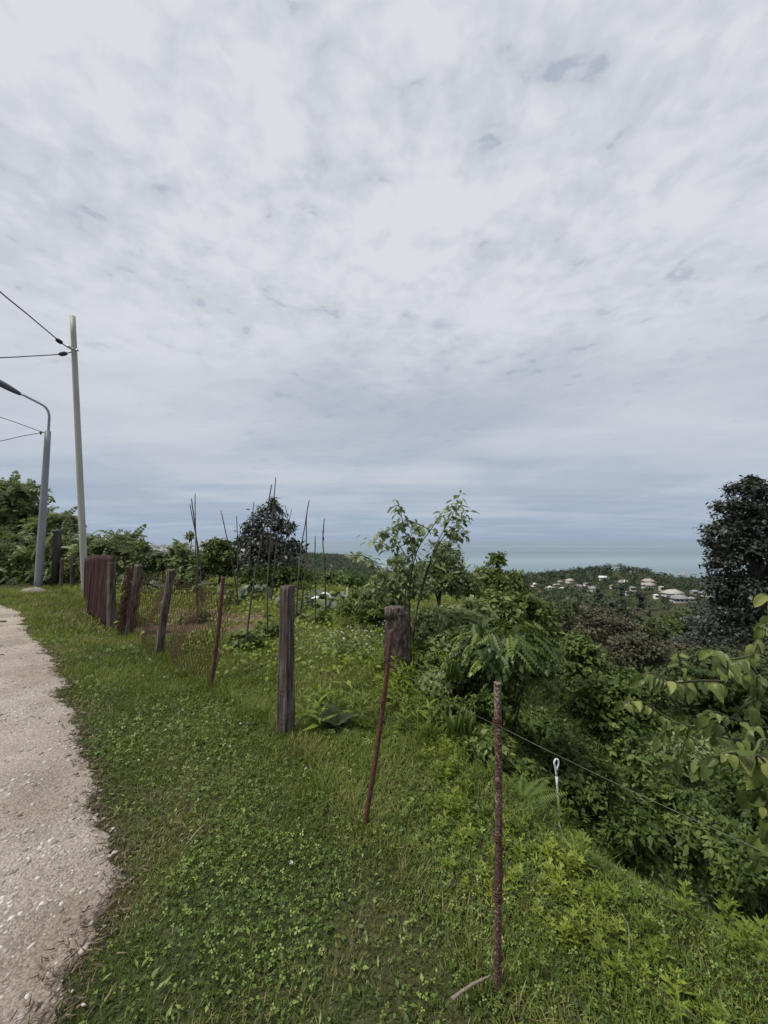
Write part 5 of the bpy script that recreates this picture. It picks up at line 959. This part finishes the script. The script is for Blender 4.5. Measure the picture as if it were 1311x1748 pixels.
# ------------------------------------------------------------------ bean poles
def bean_poles():
    r = np.random.RandomState(90)
    L = [([(336, 1067), (335, 1000), (334, 935), (325, 852)], 'bean pole of the left cluster leaning outward at its tip'), ([(336, 1034), (335, 945), (332, 844)], 'tallest bean pole of the left cluster with a knobbed tip'), ([(344, 1034), (339, 945), (325, 858)], 'bean pole of the left cluster that crosses the others'),
         ([(409, 1037), (400, 985), (388, 922), (377, 872)], 'bean pole tipped towards the left cluster, standing alone'), ([(404, 1026), (405, 950), (403, 882)], 'short thin upright bean pole left of the dark evergreen'), ([(426, 1012), (428, 955), (435, 857)], 'thin bean pole before the left side of the dark evergreen'),
         ([(418, 1112), (427, 1030), (436, 968), (448, 900), (460, 831)], 'long bean pole slanting across the dark evergreen'), ([(455, 1096), (456, 1020), (459, 955), (470, 816)], 'tallest bean pole, its tip above the dark evergreen'), ([(462, 1032), (466, 980), (470, 925)], 'short bean pole hidden before the dark evergreen trunk'),
         ([(481, 1010), (485, 960), (488, 925), (492, 890), (486, 862)], 'forked bean pole right of the dark evergreen'), ([(500, 1008), (495, 960), (492, 920)], 'stub of a bean pole beside the forked one'), ([(484, 1008), (483, 940), (475, 880)], 'thin bean pole just left of the forked one'),
         ([(505, 1062), (510, 990), (514, 945), (529, 853)], 'bean pole leaning into the pair right of the wooden post'), ([(511, 1061), (519, 1000), (523, 955), (525, 880)], 'upright bean pole of the pair right of the wooden post'), ([(539, 1073), (537, 1000), (535, 915)], 'short bean pole right of the leaning pair'),
         ([(558, 1050), (555, 960), (553, 920), (556, 885)], 'bean pole standing farthest towards the sapling')]
    for i, (path, lab) in enumerate(L):
        b = on(gp(*path[0])); P = [b - [0, 0, .1], b] + [at(x, y, b[1] + .08 * r.randn()) for x, y in path[1:]]; P = curve(P, 26); P[2:] += np.cumsum(r.randn(24, 3) * .0035, 0); rad = .016 if b[1] > 7 else .0135
        w = np.linspace(rad * 1.25, rad * .6, 26) * (1 + .18 * (r.rand(26) - .5)); o = root('bean_pole', b, lab, 'garden pole', 'bean poles in the garden'); V, F = tube(P, w, 7); obj('stick', V, F, M['bean_pole'], o, smooth=True)
        if 'forked' in lab and 'beside' not in lab and 'left' not in lab: V, F = tube(curve([at(492, 892, b[1]), at(495, 882, b[1]), at(498, 869, b[1])], 7), np.linspace(.010, .007, 7), 6); obj('fork', V, F, M['bean_pole'], o)
        if 'sapling' in lab: V, F = tube(curve([at(553, 922, b[1]), at(550, 905, b[1])], 5), np.linspace(.010, .006, 5), 6); obj('fork', V, F, M['bean_pole'], o)
bean_poles()

def climbers():
    r = np.random.RandomState(95)
    for i, (px, py, h, lab) in enumerate(((338, 1064, .75, 'leafy climber round the foot of the left bean pole cluster'), (419, 1106, .35, 'leafy climber at the foot of the long slanting bean pole'), (456, 1090, .4, 'leafy climber at the foot of the tallest bean pole'), (510, 1056, .6, 'leafy climber at the foot of the paired bean poles'), (541, 1068, .45, 'leafy climber on the short bean pole right of the pair'), (600, 1058, .45, 'leafy vegetable clump left of the sapling'), (640, 1075, .4, 'leafy vegetable clump just left of the log post top'), (392, 1034, .5, 'leafy climber under the lone tipped bean pole'))):
        b = on(gp(px, py)); tree('bean_plant', lab, 'plant', b, [(0, 0, .12, .22, .18, .12), (.12, .05, .1, .18, .16, .1), (-.12, 0, .1, .16, .15, .1), (0, 0, h * .6, .07, .07, h * .4)], 260, .075, 'bush', r0=.006, seed=400 + i, group='young plants between the bean poles', stem='stems', trunk='green_twig', tint=(.2, 1.0))
climbers()

# ------------------------------------------------------------------ poles and cables by the bend
def poles():
    b = on(gp(65, 1004)); Y = b[1]; k = Y / FPX
    o = root('street_lamp', b, 'grey street lamp with a curved arm at the bend of the track', 'street lamp'); t = at(82, 736, Y); V, F = tube(curve([b - [0, 0, .3], t], 10), np.linspace(6.0 * k, 4.3 * k, 10), 16); obj('pole', V, F, M['pole_paint'], o, smooth=True)
    P = curve([at(82.5, 740, Y), at(83.5, 722, Y), at(84, 710, Y), at(81, 700, Y), at(72, 691, Y - .05), at(35, 672, Y - .25)], 26); V, F = tube(P, 1.9 * k, 10); obj('arm', V, F, M['pole_paint'], o, smooth=True)
    a, c = at(35, 673, Y - .25), at(-22, 642, Y - .6); d = norm(c - a); P = a + (c - a) * np.linspace(0, 1, 8)[:, None]; V, F = tube(P, np.array([.05, .075, .09, .10, .105, .10, .09, .05]), 12); V = a + (V - a) - np.outer((V - a) @ np.array([0, 0, 1.0]) * 0, d); h = obj('lamp_head', V, F, M['lamp_dark'], o, smooth=True)
    # heap of concrete at its foot
    mo = on(gp(58, 1010)); g = np.random.RandomState(3); th = np.linspace(0, 2 * math.pi, 20, endpoint=False); V = [[mo[0], mo[1], .14]]; 
    for f in (.35, .7, 1.0): V += [[mo[0] + math.cos(q) * (.42) * f * (1 + .2 * g.randn() * .4), mo[1] + math.sin(q) * .30 * f, .14 * (1 - f ** 1.5) - .03 * (f == 1.0) + .02 * g.randn() * (f < 1)] for q in th]
    T = [[0, 1 + i, 1 + (i + 1) % 20] for i in range(20)]; Q = [[1 + l * 20 + i, 21 + l * 20 + i, 21 + l * 20 + (i + 1) % 20, 1 + l * 20 + (i + 1) % 20] for l in (0, 1) for i in range(20)]
    obj('footing', np.array(V), [np.array(T), np.array(Q)], noise_mat('dirty_concrete', [(.3, (.13, .12, .09)), (.7, (.30, .27, .23))], 4), o)
    # tall pole
    b2 = on(gp(147.5, 1016)); Y2 = b2[1]; k2 = Y2 / FPX; o2 = root('utility_pole', b2, 'tall pale utility pole leaning slightly behind the corrugated sheets', 'utility pole'); t2 = at(124, 540, Y2); V, F = tube(curve([b2 - [0, 0, .3], t2], 16), np.linspace(5.2 * k2, 4.2 * k2, 16), 18); obj('shaft', V, F, M['pole_pale'], o2, smooth=True)
    c = at(127, 596, Y2); u = np.linspace(0, 2 * math.pi, 24); V, F = tube(c + np.stack([5.0 * k2 * np.cos(u), 5.0 * k2 * np.sin(u), .02 * np.sin(u)], -1), .012, 6, False); obj('clamp_band', V, F, M['steel'], o2)
    V, F = tube([at(123, 596, Y2 - .08), at(117, 592, Y2 - .12), at(113, 590, Y2 - .14)], [.03, .045, .03], 8); obj('bracket', V, F, M['steel'], o2); V, F = tube([at(130, 597, Y2 - .05), at(134, 599, Y2 - .05)], [.03, .02], 8); obj('bracket', V, F, M['steel'], o2)
    def cable(name, pts, lab, rad, fit=None):
        P = curve(pts, 30); oo = root(name, P[0], lab, 'cable', 'overhead cables'); V, F = tube(P, rad, 5); obj('line', V, F, M['cable'], oo, smooth=True)
        if fit: V, F = tube(curve(fit, 7), np.array([.03, .055, .06, .06, .06, .055, .03]), 8); obj('tension_clamp', V, F, M['clamp'], oo, smooth=True)
    cable('power_cable', [at(114, 591, Y2 - .14), at(107, 587, Y2 - .3), at(95, 577, Y2 - .5), at(45, 535, Y2 - 2), at(0, 498, Y2 - 3.2), at(-120, 390, Y2 - 5.5)], 'cable climbing steeply from the tall pole out of the picture', .016, [at(106, 586, Y2 - .3), at(96, 579, Y2 - .5)])
    cable('power_cable', [at(122, 601, Y2 - .1), at(113, 603, Y2 - .2), at(100, 605, Y2 - .4), at(50, 608, Y2 - 1), at(0, 610.5, Y2 - 1.6), at(-140, 614, Y2 - 3)], 'nearly level cable leaving the tall pole', .014, [at(114, 603, Y2 - .2), at(101, 605, Y2 - .4)])
    cable('lamp_cable', [at(78, 738, Y - .05), at(68, 736, Y - .1), at(35, 724, Y - .6), at(0, 712, Y - 1.2), at(-100, 680, Y - 2.5)], 'upper thin cable from the top of the street lamp', .011, None)
    cable('lamp_cable', [at(78, 737.5, Y - .06), at(68, 739, Y - .12), at(35, 745, Y - .3), at(0, 753, Y - .6), at(-100, 772, Y - 1.5)], 'lower thin cable from the top of the street lamp', .011, [at(71, 739, Y - .1), at(68, 739, Y - .12)])
poles()

# ------------------------------------------------------------------ the far hill: houses, woods, crane
HOUSES = []
def house(px, py, wpx, wall, roof, lab, storeys=1, rz=0.2, gable=False, cat='house', name='house'):
    p = gh(px, py + 5, 120); d = p[1]; w = wpx * d / FPX; dp = w * .75; hh = 2.2 * storeys; HOUSES.append((p[0], p[1], w)); b = np.array([p[0], p[1], p[2] - .1]); o = root(name, b, lab, cat, 'houses on the far hill')
    ca, sa = math.cos(rz), math.sin(rz); Rm = np.array([[ca, -sa, 0], [sa, ca, 0], [0, 0, 1]]); ww, dd = w * .86, dp * .86
    V, F = box((0, 0, hh / 2 - 2.5), (ww, dd, hh + 5)); obj('wall', V @ Rm.T + b, F, M[wall], o)
    e, rr = .5 * w, .5 * dp; rh = w * .20; ridge = .22 * w if not gable else .5 * w
    V = np.array([[-e, -rr, hh], [e, -rr, hh], [e, rr, hh], [-e, rr, hh], [-ridge, 0, hh + rh], [ridge, 0, hh + rh], [-e, -rr, hh - .2], [e, -rr, hh - .2], [e, rr, hh - .2], [-e, rr, hh - .2]])
    obj('roof', V @ Rm.T + b, [np.array([[0, 1, 5, 4], [2, 3, 4, 5], [0, 6, 7, 1], [1, 7, 8, 2], [2, 8, 9, 3], [3, 9, 6, 0]]), np.array([[1, 2, 5], [3, 0, 4]])], M[roof], o)
    for s in range(storeys):
        for q in (-.28, 0, .28): V, F = box((q * ww, -dd / 2 - .03, 1.45 + 2.5 * s), (1.3, .12, 1.3)); obj('window', V @ Rm.T + b, F, M['glass'], o)
    return o
for a in (((912, 997, 11, 'h_white', 'r_white', 'small white roofed house highest on the hillside left end'),), ((939, 1004, 13, 'h_grey', 'r_white', 'low house with a bright white roof above the red roof'),), ((923, 1011, 13, 'h_cream', 'r_red', 'small house with the only red roof on the hill'),), ((960, 1005, 9, 'h_white', 'r_white', 'tiny white house right of the bright white roof'),),
          ((956, 993, 11, 'h_grey', 'r_grey', 'grey roofed house on the crest left of the knoll'),), ((973, 990, 13, 'h_cream', 'r_pale', 'pale low house on the crest beside the grey roofed one'),), ((988, 1001, 15, 'h_grey', 'r_grey', 'dull grey hipped roof house below the crest'),), ((1013, 1004, 18, 'h_white', 'r_grey', 'house with pale walls and grey hipped roof under the knoll'),),
          ((1030, 985, 14, 'h_white', 'r_white', 'white gabled house tucked under the dark round trees on the knoll'), dict(gable=True, rz=-.4)), ((1064, 994, 19, 'h_grey', 'r_pale', 'pale hipped roof house on the right shoulder of the knoll'),), ((1106, 992, 20, 'h_cream', 'r_beige', 'beige hipped roof house, upper of two close together'),), ((1107, 999, 20, 'h_white', 'r_beige', 'white house below the beige roofed one'), {}),
          ((1148, 1013, 29, 'h_white', 'r_pale', 'largest house on the hill with a wide pale hipped roof'), dict(rz=.15)), ((1160, 1022, 27, 'h_grey', 'r_grey', 'grey roofed house just below the largest one'), dict(rz=-.2)), ((1208, 1013, 22, 'h_grey', 'r_grey', 'grey house in front of the tall dark tree'),), ((1222, 1006, 18, 'h_white', 'r_white', 'white house half hidden by the tall dark tree'),),
          ((1120, 1018, 8, 'h_white', 'r_white', 'low white shed left of the largest house'),), ((887, 1008, 7, 'h_white', 'r_white', 'small white shed at the left foot of the hillside'),)):
    house(*a[0], **(a[1] if len(a) > 1 else {}))
for a in (((519, 958, 4, 'h_white', 'r_white', 'tiny white house on the distant ridge by the paired bean poles'), {}), ((535, 957, 4, 'h_cream', 'r_pale', 'tiny pale house on the distant ridge between bean poles'), {}), ((583, 972, 6, 'h_white', 'r_white', 'white roofed building low on the distant ridge'), {}), ((566, 962, 3, 'h_white', 'r_white', 'faint white house on the falling end of the distant ridge'), {})):
    house(*a[0])
for a in ((1000, 996, 8, 'h_cream', 'r_grey', 'small grey roof peeping out left of the knoll'), (1046, 1000, 9, 'h_grey', 'r_beige', 'beige roof half sunk in trees below the knoll'), (1080, 1004, 10, 'h_cream', 'r_grey', 'grey roof between the pale hipped roof and the two close houses'), (1130, 1004, 9, 'h_grey', 'r_pale', 'pale roof right of the two close houses'), (1186, 1010, 12, 'h_cream', 'r_grey', 'grey roof right of the largest house'),
          (948, 998, 7, 'h_cream', 'r_beige', 'tiny beige roof above the bright white roof'), (975, 1003, 8, 'h_grey', 'r_red', 'small rusty roof left of the dull grey hipped one'), (1180, 1024, 12, 'h_white', 'r_pale', 'pale roof down the lane from the largest house'), (900, 1003, 7, 'h_cream', 'r_grey', 'tiny grey roof near the hillside left end'), (1070, 1012, 8, 'h_white', 'r_grey', 'small grey roof low on the slope under the knoll')):
    house(*a, rz=.1 * (a[0] % 7) - .3)
def block(px, py, wpx, hpx, Y, mat, lab, floors, bays, rz=.15, name='apartment_block', group='apartment blocks near the shore'):
    k = Y / FPX; t = at(px, py, Y); w, h = wpx * k, hpx * k; g = float(H(t[0], t[1])); b = np.array([t[0], t[1], min(t[2] - h, g) if g > t[2] - h else t[2] - h]); o = root(name, b, lab, 'building', group); ca, sa = math.cos(rz), math.sin(rz); Rm = np.array([[ca, -sa, 0], [sa, ca, 0], [0, 0, 1]])
    H0 = t[2] - b[2]; V, F = box((0, 0, H0 / 2 - 10), (w, w * .7, H0 + 20)); obj('wall', V @ Rm.T + b, F, M[mat], o)
    V, F = box((w * .1, 0, H0 + h * .06), (w * .35, w * .3, h * .16)); obj('roof_hut', V @ Rm.T + b, F, M[mat], o)
    for f in range(floors):
        for q in range(bays): V, F = box(((q + .5) / bays * w - w / 2, -w * .35 - .1, H0 - h * (f + .6) / floors), (w / bays * .5, .3, h / floors * .5)); obj('window', V @ Rm.T + b, F, M['glass'], o)
block(918, 979, 17, 15, 620, 'city2', 'pale apartment block beyond the left end of the hill', 4, 5)
block(935, 981, 13, 13, 640, 'city', 'greyer apartment block next to the pale one', 4, 4, -.1)
block(1170, 990, 16, 18, 520, 'city', 'half built concrete block under the tower crane', 4, 4)
block(1186, 992, 12, 14, 540, 'city2', 'pale block right of the half built one', 3, 3)
block(648, 966, 6, 9, 1150, 'city2', 'slim white block seen through the sapling leaves', 5, 2); block(658, 967, 9, 8, 1180, 'city', 'grey wide block seen through the sapling leaves', 4, 4)
def crane():
    Y = 515; k = Y / FPX; b = at(1168, 1000, Y); b[2] = float(H(b[0], Y)); t = at(1168, 981, Y); o = root('tower_crane', b, 'thin tower crane above the half built block', 'crane')
    V, F = box((b[0], Y, (b[2] + t[2]) / 2 + 1), (1.3, 1.3, t[2] - b[2] + 3)); obj('mast', V, F, M['crane'], o); V, F = box((b[0] + 7 * k, Y, t[2]), (34 * k, .9, .9), .05); obj('jib', V, F, M['crane'], o); V, F = box((b[0] - 8 * k, Y, t[2] - 1.0), (4 * k, 1.6, 2.0)); obj('counterweight', V, F, M['concrete'], o)
    V, F = tube([[b[0] - 6 * k, Y, t[2]], [b[0], Y, t[2] + 5 * k], [b[0] + 20 * k, Y, t[2] + .3]], .2, 4); obj('stay', V, F, M['crane'], o)
crane()
def knoll_trees():
    for i, (px, py, w, h, Y, mat, lab) in enumerate(((1035, 977, 12, 9, 372, 'conifer', 'dark rounded tree capping the knoll on the hill'), (1060, 982, 14, 10, 368, 'brownish', 'brownish rounded tree on the knoll beside the dark one'), (1098, 988, 8, 7, 372, 'conifer', 'dark tree by the two close houses, the left one'), (1122, 987, 5, 6, 380, 'conifer', 'dark tree just behind the beige hipped roof, the right one'))):
        b = at(px, py, Y); b[2] = float(H(b[0], Y)); tree('hill_tree', lab, 'tree', b, px_lobes(b, Y, [(px, py, w * .8, h * .8, 0), (px - w * .4, py + 3, w * .6, h * .7, 0), (px + w * .4, py + 3, w * .6, h * .7, 0), (px, py + 6, w, h, 0)]), 900, 1.1, mat, tpl=LEAF2, r0=.4, seed=100 + i, group='trees on the knoll')
knoll_trees()
def woods():
    r = np.random.RandomState(33); hs = np.array(HOUSES); parts = []
    for d0, d1, cell, u0, u1, nl, leaf in ((55, 180, 30, -.12, 1.10, 84, .98), (180, 300, 38, -.12, 1.10, 62, 1.28), (300, 470, 46, -.12, 1.10, 42, 1.65), (470, 1250, 115, -.28, .10, 28, 2.8)):
        area = .5 * (u1 - u0) * (d1 ** 2 - d0 ** 2); n = int(area / cell); y = np.sqrt(d0 ** 2 + r.rand(n) * (d1 ** 2 - d0 ** 2)); x = y * (u0 + (u1 - u0) * r.rand(n)); z = H(x, y); ok = (z > -118) & (plateau_s(x, y) > 25)
        for hx, hy, hw in hs:
            a = np.array([-hx, -hy]) / math.hypot(hx, hy); rx, ry = x - hx, y - hy; al = rx * a[0] + ry * a[1]; ac = np.abs(rx * a[1] - ry * a[0]); ok &= ~((al > -hw * .7) & (al < 11 + hw) & (ac < hw * .62))
        x, y, z = x[ok], y[ok], z[ok]
        f = np.linspace(.03, .97, 40)[None]; lift = 7.0; block_ = (H(x[:, None] * f, y[:, None] * f) + 2.5) > (CAM_Z + (z[:, None] + lift - CAM_Z) * f); vis = ~(block_ & (plateau_s(x[:, None] * f, y[:, None] * f) > 10)).any(1)
        x, y, z = x[vis], y[vis], z[vis]; n = len(x); S = (2.0 + 2.0 * r.rand(n)) * (1 if d0 < 400 else 1.5); hgt = S * (1.25 + .7 * r.rand(n)); dk = r.rand(n)
        c = np.stack([x, y, z + hgt * .55], -1); d = norm(r.randn(n, nl, 3)); d[..., 2] = np.where(d[..., 2] < -.3, -d[..., 2], d[..., 2]); rad = .55 + .5 * r.rand(n, nl) ** .6
        lob = 1 + .28 * np.sin(d[..., 0] * 5 + dk[:, None] * 20) * np.sin(d[..., 1] * 6 + dk[:, None] * 9); P = c[:, None] + d * (rad * lob)[..., None] * np.stack([S, S, hgt * .6], -1)[:, None]
        m = n * nl; P = P.reshape(-1, 3); O = d.reshape(-1, 3); nrm = norm(O * .7 + [0, 0, .4] + .5 * r.randn(m, 3)); t = r.randn(m, 3); t -= nrm * (t * nrm).sum(-1, keepdims=True)
        tint = np.repeat(dk ** 1.3 * .8, nl) + .22 * (r.rand(m) - .3); parts.append(scatter(LEAF2, P, frames(t, nrm), leaf * (.7 + .7 * r.rand(m)), tint))
    V, F, T = cat_scatter(parts); o = obj('woodland', V, F, M['forest'], tint=T); tag(o, 'dense green woodland covering the valley and far hills', 'woodland', kind='stuff'); print('wood tris', len(F))
woods()

# ------------------------------------------------------------------ the city on the plain
def city():
    r = np.random.RandomState(44); parts = []; n = 2600; y = 3600 + 5200 * r.rand(n); u = -.32 - .75 * r.rand(n); x = u * y; keep = r.rand(n) < .35 + .65 * sstep(.4, .6, fbm(x / 700, y / 700, 3, 6)); x, y = x[keep], y[keep]
    for xx, yy in zip(x, y):
        w = 16 + 34 * r.rand(); h = 8 + 26 * r.rand() ** 2; parts.append(box((xx, yy, -124 + h / 2), (w, w * (.5 + r.rand()), h), r.rand()))
    V, F = join(parts); T = np.repeat(r.rand(len(parts)), 8); m, nt, b, N, L = nodes('city_wall'); a = N('ShaderNodeAttribute'); a.attribute_name = 'tint'; L(cramp(nt, a.outputs['Fac'], [(0, (.26, .22, .20)), (.4, (.42, .39, .37)), (.8, (.60, .58, .56)), (1, (.38, .20, .16))]), b.inputs['Base Color']); b.inputs['Roughness'].default_value = .8
    o = obj('city', V, F, m, tint=T); tag(o, 'pale mass of a distant city on the coastal plain', 'city', kind='stuff')
    tw = [(319, 926, 5, 12, 'tower block left of the bean pole cluster, grey and wide'), (326, 924, 3, 14, 'slim pale tower block touching the bean pole cluster'), (342, 925, 4, 12, 'pale tower block just right of the bean pole cluster'), (349, 924, 6, 13, 'broad pale tower block right of the bean poles'), (357, 923, 6, 14, 'darkest and tallest tower block of the far city'), (280, 928, 3, 7, 'faint slim tower block in the open gap of the hedge'), (262, 930, 3, 6, 'faint low tower block near the hedge gap left side')]
    for i, (px, py, w, h, lab) in enumerate(tw): block(px, py, w, h, 5000 + 90 * i, 'city' if i in (0, 4) else 'city2', lab, 5, 3, .1 * (i % 3), 'tower_block', 'tower blocks of the far city')
city()

# ------------------------------------------------------------------ air
def haze():
    V, F = box((0, 0, -15), (220000, 220000, 280)); m = bpy.data.materials.new('haze'); m.use_nodes = True; nt = m.node_tree; nt.nodes.clear()
    v = nt.nodes.new('ShaderNodeVolumePrincipled'); v.inputs['Color'].default_value = (.70, .84, 1.0, 1); v.inputs['Density'].default_value = 3.5e-5; v.inputs['Anisotropy'].default_value = .2
    out = nt.nodes.new('ShaderNodeOutputMaterial'); nt.links.new(v.outputs[0], out.inputs['Volume']); o = obj('haze', V, F, m); tag(o, 'thin blue haze over the distance', kind='stuff')
haze()
